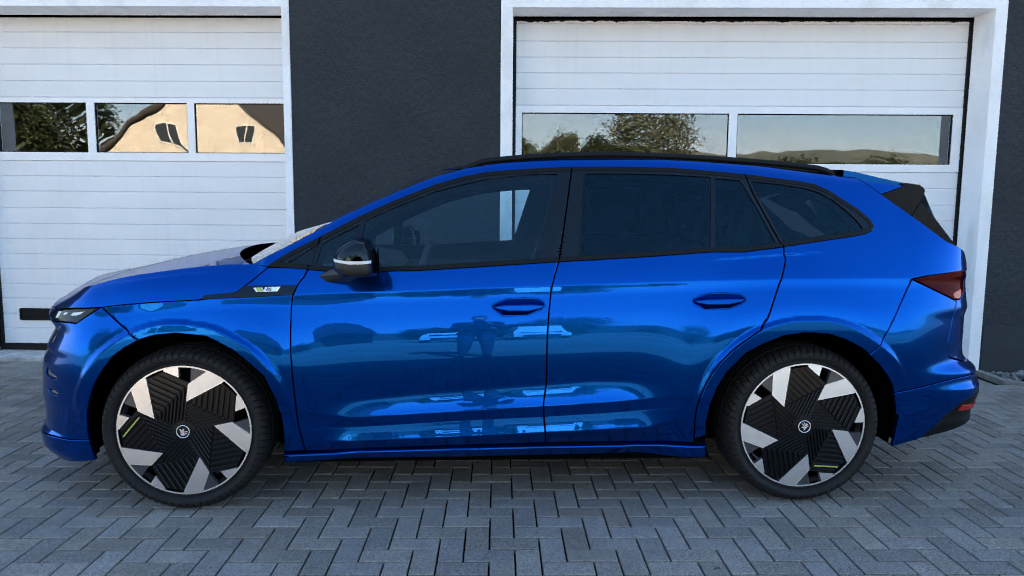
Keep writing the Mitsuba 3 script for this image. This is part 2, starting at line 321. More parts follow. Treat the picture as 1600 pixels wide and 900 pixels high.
def pane(a0, a1, z0, z1, y, amp, sd):
    """a window pane, slightly bowed as acrylic sectional panes are"""
    na, nz = 60, 24; A, Z = np.meshgrid(np.linspace(a0, a1, na), np.linspace(z0, z1, nz), indexing='ij')
    u, v = (A - a0) / (a1 - a0), (Z - z0) / (z1 - z0)
    P = np.stack([A * 1.7, Z * 1.7, A * 0 + sd], -1)
    bow = amp * (-.35 * np.sin(np.pi * u) * np.sin(np.pi * v) + .9 * (meshkit.noise(P * 1.3, sd) - .5) + .05 * (meshkit.noise(P * 5, sd + 3) - .5))
    V, F, N = grid_surf(np.stack([A, y + bow, Z], -1))
    if N[0, 1] > 0: N = -N; F = F[:, ::-1]
    V = V @ WALLM[:3, :3].T + WALLM[:3, 3]; N = N @ WALLM[:3, :3].T
    return ply_n(V, F, N, 'glass_door')
YD = .300
def sectional(key, a0, a1, top, lines_up, lines_low, band, wins, wz):
    scene[key] = mikit.ply(at(cat([bx(a0, a1, YD + .03, YD + .045, .06, wz[0] - .01), bx(a0, a1, YD + .03, YD + .045, wz[1] + .01, top)]), WALLM), 'door_frame')
    for z0, z1 in list(zip(lines_up[1:], lines_up[:-1])) + list(zip(lines_low[1:], lines_low[:-1])):
        wall_part(key + '__slat', ribbed(a0, a1, z0, z1, YD), 'door_panel')
    fr = sbox(a0, band[0] + .003, a1, band[1] - .003)
    for w0, w1 in wins: fr = fr.difference(sbox(w0, wz[0], w1, wz[1]))
    wall_part(key + '__window_frame', wall_up(fr, YD - .004, YD + .045), 'door_frame')
    rub = cat([wall_up(sbox(w0, wz[0], w1, wz[1]).difference(sbox(w0 + .006, wz[0] + .006, w1 - .006, wz[1] - .007)), YD + .006, YD + .03) for w0, w1 in wins])
    wall_part(key + '__window_gasket', rub, 'gasket')
    for i, (w0, w1) in enumerate(wins):
        put(key + '__pane', pane(w0 + .004, w1 - .004, wz[0] + .004, wz[1] - .004, YD + .016, (.0052 if w1 - w0 < 1 else .0034), 3 + i + int(a0 > -1) * 10))
    wall_part(key + '__bottom_seal', bx(a0 - .002, a1 + .002, YD - .006, YD + .03, .034, lines_low[-1] - .001), 'gasket')
sectional('white_garage_door', -4.69, -1.93, 2.93, [2.925, 2.801, 2.669, 2.533, 2.394, 2.257], [1.715, 1.582, 1.449, 1.304, 1.165, 1.031, .896, .764, .627, .5, .361, .231, .090],
          (1.715, 2.257), [(-4.62, -3.831), (-3.761, -2.95), (-2.888, -2.07)], (1.787, 2.212))
sectional('white_garage_door_001', -.111, 3.661, 2.886, [2.884, 2.739, 2.607, 2.478, 2.346, 2.209], [1.663, 1.527, 1.386, 1.255, 1.12, .985, .85, .715, .58, .445, .31, .18, .080],
          (1.663, 2.209), [(-.058, 1.704), (1.774, 3.587)], (1.729, 2.147))
labels['white_garage_door'] = {'label': 'white sectional garage door with three dark panes, at left behind the bonnet', 'category': 'garage door'}
labels['white_garage_door_001'] = {'label': 'wider white sectional garage door with two long panes, behind the rear of the car', 'category': 'garage door'}
# black rubber down the sides of the right-hand opening, torn foam along its head
wall_part('white_garage_door_001__side_seal', bx(-.137, -.1115, YD - .012, YD + .04, .04, 2.918), 'gasket')
wall_part('white_garage_door_001__side_seal', bx(3.6615, 3.690, YD - .012, YD + .04, .04, 2.918), 'gasket')
wall_part('white_garage_door__side_seal', bx(-4.718, -4.691, YD - .012, YD + .04, .04, 2.93), 'gasket')
def foam():
    x = np.arange(-.137, 3.69, .012); r = np.random.default_rng(5)
    lo = 2.889 + .016 * meshkit.noise(np.stack([x * 22, x * 0, x * 0], -1)) + .010 * meshkit.noise(np.stack([x * 70, x * 0, x * 0], -1), 4)
    lo = np.where((x > 1.1) & (x < 1.32), 2.914, lo); lo = np.where((x > 2.75) & (x < 3.5), np.maximum(lo, 2.907), lo)
    p = Polygon(list(zip(x, lo)) + [(3.69, 2.921), (-.137, 2.921)])
    return wall_up(p.buffer(0), YD - .016, YD + .02)
wall_part('white_garage_door_001__head_seal', foam(), 'foam')
wall_part('white_garage_door_001__head_strip', bx(-.109, 3.66, YD - .004, YD + .03, 2.8845, 2.905), 'door_frame')
# black grip recess low on the left door
gp = rounded([(-4.536, .303), (-4.252, .303), (-4.252, .411), (-4.536, .411)], .014)
gi = gp.buffer(-.014)
hm = cat([wall_up(gp.difference(gi), YD - .012, YD + .002), wall_up(gi, YD - .003, YD + .0005)])
wall_part('white_garage_door__grip', hm, 'satin_black')
# ------------------------------------------------------------------ across the yard, behind the camera: what the panes and the paint mirror
M['render_cream'] = prin(proc(lambda p, n, uv: mi.Color3f(.78, .71, .60) * (.9 + .2 * fbm(p.x * 2, p.y * 2, p.z * 2, 4))), .9, .2)
M['roof_tile'] = prin(proc(lambda p, n, uv: mi.Color3f(.07, .065, .065) * (.6 + .8 * noise(p.x * 4, p.y * 4, p.z * 9))), .8, .3)
M['dark_cladding'] = prin((.045, .045, .05), .7, .3)
M['window_glass'] = two({'type': 'plastic', 'int_ior': 1.5, 'diffuse_reflectance': rgb(.03, .035, .04)})
M['white_paint'] = two({'type': 'plastic', 'int_ior': 1.5, 'diffuse_reflectance': rgb(.84, .84, .83)})
M['bark'] = prin((.07, .055, .045), .9, .2)
for n_, c_ in (('leaf_dark', (.030, .045, .016)), ('leaf_mid', (.055, .075, .028)), ('leaf_pale', (.09, .10, .055))):
    M[n_] = two({'type': 'principled', 'base_color': proc((lambda c: lambda p, n, uv: mi.Color3f(*c) * (.55 + .9 * noise(p.x * 3, p.y * 3, p.z * 3)))(c_)), 'roughness': .7, 'specular': .3})
M['meadow'] = prin(proc(lambda p, n, uv: mix([.065, .08, .07], [.11, .12, .11], fbm(p.x * .03, p.y * .03, p.z * .05, 4))), .95, .1)
def house(key, x0, x1, y0, y1, eave, apex, lab, wins):
    labels[key] = {'label': lab, 'category': 'house'}
    xm = (x0 + x1) / 2
    g_ = Polygon([(x0, -.1), (x1, -.1), (x1, eave), (xm, apex), (x0, eave)]); m = extrude(g_, 0, y1 - y0); m.vertices = m.vertices[:, [0, 2, 1]] + [0, y0, 0]; m.fix_normals()
    scene[key + '__wall'] = mikit.ply(m, 'render_cream')
    rf = []
    for a, b in (((x0 - .4, eave - .25), (xm, apex + .02)), ((x1 + .4, eave - .25), (xm, apex + .02))):
        q = Polygon([a, b, (b[0], b[1] + .2), (a[0], a[1] + .2)]); m = extrude(q, 0, y1 - y0 + .5); m.vertices = m.vertices[:, [0, 2, 1]] + [0, y0 - .25, 0]; m.fix_normals(); rf.append(m)
    scene[key + '__roof'] = mikit.ply(cat(rf), 'roof_tile')
    for a, b, w, h in wins:
        k = numbered(key + '__window'); scene[k] = mikit.ply(bx(a, a + w, y1 + .005, y1 + .02, b, b + h), 'window_glass')
        scene[k + '__frame'] = mikit.ply(wall_up0(sbox(a - .08, b - .08, a + w + .08, b + h + .08).difference(sbox(a, b, a + w, b + h)).union(sbox(a + w / 2 - .03, b, a + w / 2 + .03, b + h)), y1 + .003, y1 + .05), 'white_paint')
def wall_up0(poly, y0, y1):
    m = extrude(poly, 0, y1 - y0); m.vertices = m.vertices[:, [0, 2, 1]] + [0, y0, 0]; m.fix_normals(); return m
house('cream_house', -18.2, -9.6, -28, -17.5, 3.0, 7.6, 'sunlit cream gabled house across the yard, seen only mirrored in the left panes', [(-15.6, 3.5, .9, 1.1), (-12.6, 3.4, .9, 1.2), (-14.6, .9, 1.1, 1.3), (-11.6, .9, 1.1, 1.3)])
bn = bx(-9.0, -4.6, -34, -21, -.1, 3.2); scene['barn__wall'] = mikit.ply(bn, 'dark_cladding'); labels['barn'] = {'label': 'dark clad barn with grey roof across the yard, seen only mirrored', 'category': 'barn'}
q = Polygon([(-9.4, 3.1), (-4.2, 3.1), (-5.4, 7.4), (-8.2, 7.4)]); scene['barn__roof'] = mikit.ply(wall_up0(q, -34, -20.6), 'roof_tile')
def leaves(n, shape, size, seed):
    n = n * 3; size = size * .55
    """leaf-sized faces spread through the crown's volume; shape(unit points, r) -> points"""
    r = np.random.default_rng(seed); cl = r.normal(size=(n // 26, 3)); cl /= np.linalg.norm(cl, axis=1, keepdims=True); cl *= r.uniform(.35, 1., (len(cl), 1)) ** .5
    p = np.repeat(cl, 26, 0) + r.normal(0, .13, (len(cl) * 26, 3)); p = shape(p)
    a = r.normal(size=p.shape); a /= np.linalg.norm(a, axis=1, keepdims=True); b = np.cross(a, r.normal(size=p.shape)); b /= np.linalg.norm(b, axis=1, keepdims=True)
    s = size * r.uniform(.6, 1.4, (len(p), 1)); v = np.stack([p - a * s, p + b * s * .6, p + a * s, p - b * s * .6], 1).reshape(-1, 3)
    i = np.arange(len(p))[:, None] * 4; return trimesh.Trimesh(v, np.vstack([i + [0, 1, 2], i + [0, 2, 3]]), process=False)
def tree(x, y, h, w, mat, lab, seed, base=.25, n=2600, cat_='tree', group=None):
    k = numbered('tree' if cat_ == 'tree' else 'clipped_tree'); labels[k] = {'label': lab, 'category': 'tree'}
    if group: labels[k]['group'] = group
    zc, rz = h * (base + 1) / 2, h * (1 - base) / 2
    scene[k + '__trunk'] = mikit.ply(tube([(x, y, -.05), (x + .1, y, h * base), (x - .05, y, h * .7)], [.22, .16, .05], 8), 'bark', 40)
    scene[k + '__crown'] = mikit.ply(leaves(n, lambda p: np.stack([x + p[:, 0] * w, y + p[:, 1] * w, zc + p[:, 2] * rz], 1), .13 + .012 * h, seed), mat)
L = 'trees across the yard seen only as reflections'
TL = ['squat dark tree mirrored beside the white mullion-side end of the long panes', 'bushy green tree mirrored right of the squat dark one', 'tall pale spreading tree mirrored behind the squat dark one', 'small pale tree mirrored at the left end of the long panes', 'low green tree across the yard behind the low white van',
      'dark tall tree mirrored left of the cream house', 'small dark tree mirrored close to the left of the cream house', 'big green tree mirrored furthest left in the panes', 'first low bush-like tree right of the tall white van', 'second low bush-like tree right of the tall white van', 'third low green bush-like tree right of the tall white van', 'wide dark low tree mirrored in the right-hand long pane', 'dark low tree mirrored furthest right']
for i, (x, y, h, w, mat, b) in enumerate([(3.2, -25, 4.5, 1.5, 'leaf_dark', .02), (5.2, -25.5, 4.3, 1.3, 'leaf_mid', .02), (8.0, -40, 9.4, 3.0, 'leaf_pale', .15), (1.3, -40, 6.4, 1.5, 'leaf_pale', .15), (-1.6, -36, 5.6, 1.7, 'leaf_mid', .1),
        (-23, -20, 9., 3.2, 'leaf_dark', .1), (-20.6, -15, 6.5, 1.9, 'leaf_dark', .15), (-28, -17, 10, 3.6, 'leaf_mid', .15), (10.5, -26, 3.2, 1.7, 'leaf_dark', 0.), (12.8, -26, 3.4, 1.8, 'leaf_dark', 0.), (15.6, -27, 3.0, 1.8, 'leaf_mid', 0.), (19.5, -28, 3.6, 2.0, 'leaf_dark', 0.), (24, -28, 4.2, 2.2, 'leaf_dark', 0.)]):
    tree(x, y, h, w, mat, TL[i], 30 + i, b, group=L)
hx = np.linspace(-340, 420, 77); hy = np.linspace(0, 1, 16); X, Yh = np.meshgrid(hx, hy, indexing='ij')
hp = np.stack([X, -210 - 150 * Yh, -2 + (17 + 12 * meshkit.fbm(np.stack([X / 90, X * 0, X * 0], -1), 4, 2)) * np.sin(np.pi * .5 * np.clip(Yh * 1.6, 0, 1)) + 2.5 * meshkit.noise(np.stack([X / 9, Yh * 12, X * 0], -1), 7)], -1)
V, F, N = grid_surf(hp); 
if N[:, 2].mean() < 0: N = -N; F = F[:, ::-1]
scene['hills'] = ply_n(V, F, N, 'meadow'); labels['hills'] = {'kind': 'structure'}
# two parked vans in the sun across the yard
def van(x, y, ln, h, lab):
    k = numbered('parked_van'); labels[k] = {'label': lab, 'category': 'van'}
    o = Polygon([(0, .35), (ln, .35), (ln, h - .25), (ln - .2, h), (1.35, h), (.62, 1.28), (.05, 1.05)]).buffer(-.06).buffer(.06)
    tf = trimesh.transformations.rotation_matrix(-math.pi / 2, [0, 0, 1]); tf[:3, 3] = [x, y, 0]      # parked nose towards the garages
    m = side(extrude(o, -.95, .95)).subdivide().subdivide(); v = m.vertices; v[:, 1] *= 1 - .16 * np.clip((v[:, 2] - 1.0) / 1.5, 0, 1) ** 1.5; v[:, 0] += .22 * (v[:, 1] / .95) ** 2 * np.clip(1 - v[:, 0] / 1.4, 0, 1)
    m.apply_transform(tf); scene[k + '__body'] = mikit.ply(m, 'white_paint')
    nose = [('windscreen', Polygon([(.60, 1.30), (1.28, h - .12 if h < 2.2 else 1.95), (1.30, h - .14 if h < 2.2 else 1.92), (.64, 1.28)]), .74, 'window_glass'), ('grille', Polygon([(-.02, .62), (.02, .92), (.3, .92), (.3, .62)]), .62, 'dark_cladding'), ('bumper', Polygon([(-.06, .32), (-.06, .56), (.3, .56), (.3, .32)]), .93, 'dark_cladding')]
    for nm, q, w_, b_ in nose:
        m = side(extrude(q, -w_, w_)); v = m.vertices; m.apply_transform(tf); scene[k + '__' + nm] = mikit.ply(m, b_)
    for a in (.85, ln - .95):
        for s_ in (-.86, .86):
            w = lathe_y([(.0, -.1), (.2, -.1), (.33, -.1), (.35, -.06), (.35, .1), (0, .1)], 28); w.apply_translation([a, s_, .35]); w.apply_transform(tf); scene[numbered(k + '__wheel')] = mikit.ply(w, 'tread', 30)
    for q in (Polygon([(.80, 1.35), (1.38, 1.92), (1.95, 1.92), (1.95, 1.35)]), Polygon([(2.05, 1.35), (2.05, 1.92), (ln - .9, 1.92), (ln - .9, 1.35)])):
        m = side(extrude(q, -.93, .93)); m.apply_transform(tf); scene[numbered(k + '__window')] = mikit.ply(m, 'window_glass')
van(2.9, -15.2, 5.0, 2.85, 'tall white van parked in the sun across the yard, right one, seen only mirrored')
van(-.2, -16.0, 4.3, 1.95, 'low white van parked in the sun across the yard, left one, seen only mirrored')
CV = {
 'shoulder': [(-0.6555, 0.8769), (-0.4653, 0.8955), (-0.3269, 0.9062), (-0.2085, 0.9224), (-0.0697, 0.9344), (0.0654, 0.9406), (0.1002, 0.9435), (0.3327, 0.9526), (0.4834, 0.9614), (0.6028, 0.9672), (0.7664, 0.9746), (1.0406, 0.9836), (1.3167, 0.9954), (1.6092, 1.0058), (2.0179, 1.0206), (2.3026, 1.0298), (2.6266, 1.0380), (2.9729, 1.0406), (3.2378, 1.0383), (3.3981, 1.0567), (3.5451, 1.0772)],
 'hoodshut': [(-0.6489, 0.8775), (-0.4651, 0.8950), (-0.3371, 0.9045), (-0.2178, 0.9206), (-0.0696, 0.9336), (0.0654, 0.9406), (0.1002, 0.9435)],
 'ridge': [(-0.7249, 0.8863), (-0.8297, 0.8977), (-0.9002, 0.9120), (-0.8963, 0.9308), (-0.5166, 0.9721), (-0.4176, 0.9915), (-0.3032, 1.0209), (-0.2007, 1.0404), (-0.1617, 1.0455), (-0.0135, 1.0665), (0.0960, 1.0793), (0.2065, 1.0862), (0.2818, 1.0878)],
 'striptop': [(0.2859, 1.0866), (0.4497, 1.1766), (0.5886, 1.2536), (0.6460, 1.2896), (0.7755, 1.3536), (0.8886, 1.4051), (0.9844, 1.4472), (1.0813, 1.4853), (1.2193, 1.5244), (1.3189, 1.5417), (1.4396, 1.5588), (1.5610, 1.5687), (1.6421, 1.5741), (1.8435, 1.5787), (1.9842, 1.5786), (2.1866, 1.5754), (2.3907, 1.5653), (2.5964, 1.5513), (2.6783, 1.5420), (2.8840, 1.5174), (3.0897, 1.4917), (3.1921, 1.4775), (3.3394, 1.4609)],
 'trimtop': [(0.3696, 1.0816), (0.4583, 1.1393), (0.5851, 1.2050), (0.7447, 1.2918), (0.8930, 1.3622), (0.9878, 1.4016), (1.0836, 1.4404), (1.2003, 1.4761), (1.3185, 1.5010), (1.4377, 1.5117), (1.5575, 1.5204), (1.6775, 1.5273), (1.8359, 1.5304), (1.9762, 1.5315), (2.1764, 1.5296), (2.3767, 1.5151), (2.5780, 1.4971), (2.6169, 1.4915), (2.7792, 1.4728), (2.8587, 1.4576), (2.9145, 1.4320), (2.9671, 1.3947), (3.0379, 1.3443), (3.0865, 1.2965), (3.0951, 1.2705), (3.0806, 1.2503), (3.0452, 1.2378), (2.9845, 1.2262), (2.8841, 1.2127), (2.6528, 1.1803), (2.4602, 1.1557), (2.3151, 1.1550), (2.0256, 1.1333), (1.6351, 1.1097), (1.0384, 1.0704), (0.9082, 1.0671), (0.8365, 1.0624), (0.6182, 1.0653), (0.5404, 1.0721), (0.4430, 1.0784)],
 'belt': [(-0.3427, 0.9568), (0.0527, 1.0161), (0.3676, 1.0821), (0.4430, 1.0784), (0.5404, 1.0721), (0.6182, 1.0653), (0.8365, 1.0624), (1.0384, 1.0704), (1.6351, 1.1097), (2.0256, 1.1333), (2.3151, 1.1550), (2.6528, 1.1803), (2.8841, 1.2127), (3.0452, 1.2378), (3.3045, 1.2467), (3.5072, 1.1706)],
 'quarterglasstri': [(0.4555, 1.0908), (0.5776, 1.1715), (0.5519, 1.0850)],
 'fixedglass': [(0.5995, 1.1777), (0.7478, 1.2564), (0.7264, 1.0771), (0.5767, 1.0824)],
 'frontglass': [(0.7803, 1.2771), (0.8949, 1.3316), (1.0846, 1.4090), (1.2008, 1.4405), (1.3183, 1.4681), (1.4369, 1.4832), (1.5564, 1.4945), (1.6477, 1.4950), (1.6183, 1.4000), (1.5910, 1.3019), (1.5365, 1.1166), (1.3169, 1.1033), (1.0380, 1.0847), (0.8718, 1.0749), (0.7514, 1.0762)],
 'rearglass': [(1.7817, 1.4984), (1.9728, 1.5000), (2.1719, 1.4964), (2.3590, 1.4880), (2.3098, 1.1594), (2.0265, 1.1438), (1.7351, 1.1291), (1.7569, 1.3031)],
 'rearglass2': [(2.3860, 1.4822), (2.4996, 1.4737), (2.5548, 1.3465), (2.6155, 1.1908), (2.4919, 1.1740), (2.3375, 1.1612)],
 'quarterglass': [(2.5510, 1.4706), (2.6925, 1.4563), (2.8118, 1.4377), (2.8696, 1.4197), (2.9237, 1.3878), (2.9843, 1.3322), (3.0269, 1.2814), (3.0393, 1.2625), (3.0245, 1.2526), (2.8878, 1.2308), (2.6582, 1.1952), (2.6063, 1.3324)],
 'doorseam_f': [(0.5851, 1.2050), (0.5776, 1.1721), (0.5497, 1.0909), (0.5431, 1.0721), (0.5313, 1.0432), (0.5022, 1.0031), (0.4874, 0.9628), (0.4815, 0.9113), (0.4821, 0.8228), (0.4861, 0.6973), (0.4934, 0.5590), (0.4987, 0.3884), (0.5185, 0.2681)],
 'doorseam_m': [(1.7182, 1.5293), (1.7128, 1.5026), (1.6932, 1.4006), (1.6738, 1.3016), (1.6360, 1.1103), (1.6160, 1.0505), (1.6000, 0.9961), (1.5875, 0.8865), (1.5805, 0.7765), (1.5800, 0.6922), (1.5804, 0.5736), (1.5665, 0.4863), (1.5738, 0.3927), (1.5850, 0.2757)],
 'doorseam_r': [(2.5282, 1.5021), (2.5363, 1.4734), (2.5490, 1.4227), (2.5926, 1.3063), (2.6398, 1.1929), (2.6528, 1.1789), (2.6483, 1.1417), (2.6546, 1.1327), (2.6484, 1.1051), (2.6238, 1.0454), (2.5835, 0.9532), (2.5497, 0.8702), (2.5110, 0.8191), (2.4504, 0.7768), (2.3912, 0.7318), (2.3407, 0.6808), (2.3056, 0.6308), (2.2821, 0.5842), (2.2561, 0.5107), (2.2481, 0.4626), (2.2496, 0.4015), (2.2658, 0.2601)],
 'creaseA': [(0.5278, 0.4609), (0.6303, 0.4431), (0.7154, 0.4355), (0.7645, 0.4361), (1.0234, 0.4505), (1.2834, 0.4653), (1.5659, 0.4813), (1.7745, 0.4928), (2.1963, 0.5184)],
 'pocket': [(0.5282, 0.4670), (0.5798, 0.4878), (0.7155, 0.5061), (0.7639, 0.5087), (1.0227, 0.5334), (1.2832, 0.5523), (1.5664, 0.5722), (1.7869, 0.5878), (1.9624, 0.5840), (2.1217, 0.5638), (2.1955, 0.5304)],
 'creaseB': [(0.4310, 0.3657), (0.6589, 0.3802), (0.7624, 0.3890), (1.1790, 0.4149), (1.5674, 0.4305), (1.8569, 0.4459), (2.2472, 0.4668), (2.3025, 0.4700)],
 'creaseC': [(0.4317, 0.3079), (0.5485, 0.3127), (0.7625, 0.3293), (1.2313, 0.3478), (1.5676, 0.3622), (1.8571, 0.3747), (2.0501, 0.3783), (2.2271, 0.4259), (2.2933, 0.4347)],
 'doorbottom': [(0.4279, 0.2640), (0.6193, 0.2676), (0.8140, 0.2849), (1.1783, 0.2960), (1.6037, 0.3014), (1.8668, 0.2985), (2.0641, 0.2905), (2.2611, 0.2873), (2.3176, 0.2863)],
 'sill': [(0.4270, 0.2535), (0.6517, 0.2636), (0.7569, 0.2764), (1.1780, 0.2849), (1.6049, 0.2865), (1.8689, 0.2835), (2.3190, 0.2775), (2.3277, 0.2169), (2.1577, 0.2193), (2.0168, 0.2335), (1.6091, 0.2358), (1.1827, 0.2361), (0.8090, 0.2383), (0.6152, 0.2278), (0.4235, 0.2174)],
 'quarterrear': [(3.1831, 1.4190), (3.3118, 1.3208), (3.4106, 1.2457), (3.4723, 1.2031), (3.5179, 1.1746), (3.5292, 1.1644), (3.5200, 1.1528)],
 'spoilerblue': [(3.0897, 1.4917), (3.1921, 1.4775), (3.3394, 1.4609), (3.1831, 1.4190)],
 'lamp': [(3.2387, 1.0363), (3.3234, 1.0509), (3.4750, 1.0643), (3.5464, 1.0719), (3.6033, 1.0593), (3.6048, 1.0493), (3.5655, 1.0270), (3.5979, 0.9952), (3.5669, 0.9495), (3.5348, 0.9338), (3.4863, 0.9346), (3.3579, 0.9852)],
 'bumperseam_r': [(3.2387, 1.0334), (3.1631, 0.9129), (3.0698, 0.7597), (3.0120, 0.7069)],
 'bumpercrease': [(3.1714, 0.5192), (3.2708, 0.5359), (3.4011, 0.5619), (3.5122, 0.5767), (3.6436, 0.5820)],
 'diffuser': [(3.6811, 0.5131), (3.5225, 0.4509), (3.4477, 0.3777), (3.3740, 0.2924)],
 'reflector': [(3.5280, 0.4131), (3.5424, 0.4403), (3.6814, 0.4329), (3.6800, 0.4259), (3.6784, 0.4068)],
 'bumperbottom_r': [(3.2154, 0.2428), (3.3479, 0.2740), (3.4084, 0.2999), (3.5449, 0.3259), (3.6631, 0.3316)],
 'arch_r': [(2.3241, 0.2590), (2.3043, 0.3919), (2.3077, 0.4732), (2.3307, 0.5578), (2.3699, 0.6305), (2.4515, 0.7169), (2.5256, 0.7563), (2.6200, 0.7936), (2.7155, 0.8072), (2.8219, 0.7999), (2.9002, 0.7750), (2.9807, 0.7343), (3.0632, 0.6631), (3.1265, 0.5945), (3.1564, 0.5554), (3.1916, 0.4574), (3.2062, 0.3927), (3.2111, 0.3143), (3.2154, 0.2428)],
 'flare_r': [(2.2236, 0.3933), (2.2338, 0.4733), (2.2524, 0.5494), (2.2820, 0.6225), (2.3241, 0.6905), (2.4149, 0.7769), (2.4798, 0.8160), (2.5446, 0.8420), (2.6347, 0.8657), (2.7427, 0.8737), (2.8283, 0.8690), (2.9255, 0.8441), (3.0085, 0.8040), (3.0698, 0.7597), (3.1646, 0.6710)],
 'arch_f': [(-0.4390, 0.2056), (-0.4448, 0.2959), (-0.4393, 0.3624), (-0.4169, 0.4265), (-0.3684, 0.5250), (-0.3355, 0.5917), (-0.3034, 0.6409), (-0.2588, 0.7002), (-0.2051, 0.7410), (-0.1524, 0.7720), (-0.0818, 0.7942), (0.0068, 0.8038), (0.1321, 0.7921), (0.1672, 0.7771), (0.2572, 0.7283), (0.3465, 0.6493), (0.3749, 0.6212), (0.4116, 0.5230), (0.4283, 0.4412), (0.4318, 0.3657), (0.4233, 0.2353)],
 'flare_f': [(-0.4582, 0.5133), (-0.4154, 0.5842), (-0.3147, 0.7286), (-0.2496, 0.7772), (-0.1961, 0.8066), (-0.1259, 0.8377), (-0.0549, 0.8525), (0.0168, 0.8564), (0.0713, 0.8499), (0.1609, 0.8354), (0.2530, 0.7933), (0.3425, 0.7352), (0.4165, 0.6485), (0.4567, 0.5718)],
 'lipline': [(-0.8256, 0.2915), (-0.6441, 0.2989), (-0.5489, 0.2968), (-0.4490, 0.3045)],
 'headlight': [(-0.6435, 0.8753), (-0.4645, 0.8929), (-0.3369, 0.9031), (-0.4601, 0.8299), (-0.5033, 0.8314), (-0.7400, 0.8160), (-0.7635, 0.8255)],
 'bumperseam_f': [(-0.3288, 0.9034), (-0.1939, 0.8067), (-0.1448, 0.7688)],
 'strip': [(0.0922, 0.9426), (0.1167, 0.9618), (0.2496, 0.9758), (0.2812, 1.0015), (0.5048, 1.0045), (0.4853, 0.9609), (0.3327, 0.9521)],
 'badge': [(0.3188, 0.9904), (0.4344, 0.9964), (0.4225, 0.9763), (0.3320, 0.9734)],
 'handle_f': [(1.3390, 0.9180), (1.3667, 0.9330), (1.4056, 0.9472), (1.4835, 0.9504), (1.5421, 0.9478), (1.5670, 0.9328), (1.5711, 0.9206), (1.5472, 0.9028), (1.4942, 0.8810), (1.3861, 0.8787), (1.3529, 0.9026)],
 'handle_r': [(2.2182, 0.9436), (2.2500, 0.9594), (2.2874, 0.9714), (2.3640, 0.9753), (2.4344, 0.9700), (2.4559, 0.9545), (2.4565, 0.9436), (2.4344, 0.9312), (2.3825, 0.9118), (2.2730, 0.9069), (2.2345, 0.9272)],
 'lightstrip1': [(-0.6313, 0.8385), (-0.6029, 0.8414), (-0.5807, 0.8729), (-0.6122, 0.8701)],
 'lightstrip2': [(-0.5657, 0.8597), (-0.5401, 0.8599), (-0.5238, 0.8730), (-0.5491, 0.8701)],
 'lightstrip3': [(-0.5076, 0.8605), (-0.4867, 0.8741), (-0.4170, 0.8829), (-0.4423, 0.8689), (-0.4729, 0.8614)],
 'bar_f': [(1.3412, 0.9161), (1.4000, 0.9236), (1.5112, 0.9257), (1.5692, 0.9230), (1.5556, 0.9056), (1.4999, 0.8938), (1.4055, 0.8937), (1.3612, 0.9026)],
 'bar_r': [(2.2204, 0.9417), (2.2863, 0.9486), (2.3851, 0.9514), (2.4558, 0.9529), (2.4404, 0.9367), (2.3777, 0.9235), (2.2878, 0.9218), (2.2431, 0.9292)],
 'badge_w': [(0.3188, 0.9904), (0.3566, 0.9924), (0.3630, 0.9827), (0.3679, 0.9938), (0.4344, 0.9964), (0.4225, 0.9763), (0.3323, 0.9731)],
 'badge_y': [(0.3290, 0.9891), (0.3533, 0.9905), (0.3629, 0.9761), (0.3394, 0.9750)],
 'tailseam': [(3.4773, 0.9342), (3.4654, 0.8431), (3.4608, 0.7390), (3.4836, 0.6826)],
 'lampglow': [(3.4739, 0.9664), (3.5424, 0.9836), (3.5698, 0.9612), (3.5172, 0.9378), (3.4811, 0.9457)],
 'airslot': [(-0.6611, 0.6154), (-0.6259, 0.5983), (-0.5688, 0.5903), (-0.5591, 0.5775), (-0.6268, 0.5752), (-0.6770, 0.5838)],
 'airslot2': [(-0.6587, 0.5199), (-0.6024, 0.5241), (-0.5620, 0.5102), (-0.5742, 0.5024), (-0.6261, 0.5023)],
 'chromeline': [(-0.5889, 0.8063), (-0.5716, 0.8053), (-0.6320, 0.7594), (-0.6521, 0.7237), (-0.6806, 0.7196), (-0.6786, 0.7643)],
 'sensor': [(3.3274, 0.5047)],
 'hoodcrease': [(-0.3976, 0.9856), (-0.2872, 1.0026), (-0.1844, 1.0169), (-0.0913, 1.0287), (-0.0012, 1.0401), (0.0998, 1.0488), (0.1862, 1.0544), (0.2461, 1.0560)],
 'haunch': [(2.2960, 1.1126), (2.4574, 1.1250), (2.6475, 1.1388), (2.8515, 1.1508)],
}
# ------------------------------------------------------------------ the body side as one skin over (s, z): s along the plan outline, z up
WB=2.766
PLAN=[(1.9,.938),(1.5,.94),(1.1,.939),(.7,.936),(.3,.930),(0,.921),(-.3,.896),(-.45,.858),(-.56,.806),(-.655,.728),(-.735,.61),(-.80,.45),(-.85,.24),(-.868,.11),(-.873,0)]
PLANR=[(1.9,.938),(2.3,.937),(2.766,.931),(3.05,.921),(3.3,.9),(3.47,.868),(3.585,.82),(3.665,.735),(3.712,.57),(3.735,.33),(3.745,.15),(3.747,0)]
def _plan():
    p=np.array(PLAN[::-1]+PLANR[1:])
    p=np.vstack([[p[1,0],-p[1,1]],p,[p[-2,0],-p[-2,1]]])
    c=np.r_[0,np.cumsum(np.linalg.norm(np.diff(p,axis=0),axis=1))]
    cs=CubicSpline(c,p)
    t=np.linspace(c[1],c[-2],4000); q=cs(t)
    a=np.r_[0,np.cumsum(np.linalg.norm(np.diff(q,axis=0),axis=1))]
    i0=np.interp(0,q[:,0],a)
    return a-i0,q,(t,cs)
PS,PQ,_t=_plan()
PT=_t[1](_t[0],1); PT/=np.linalg.norm(PT,axis=1,keepdims=True)
S0,S1=PS[0],PS[-1]
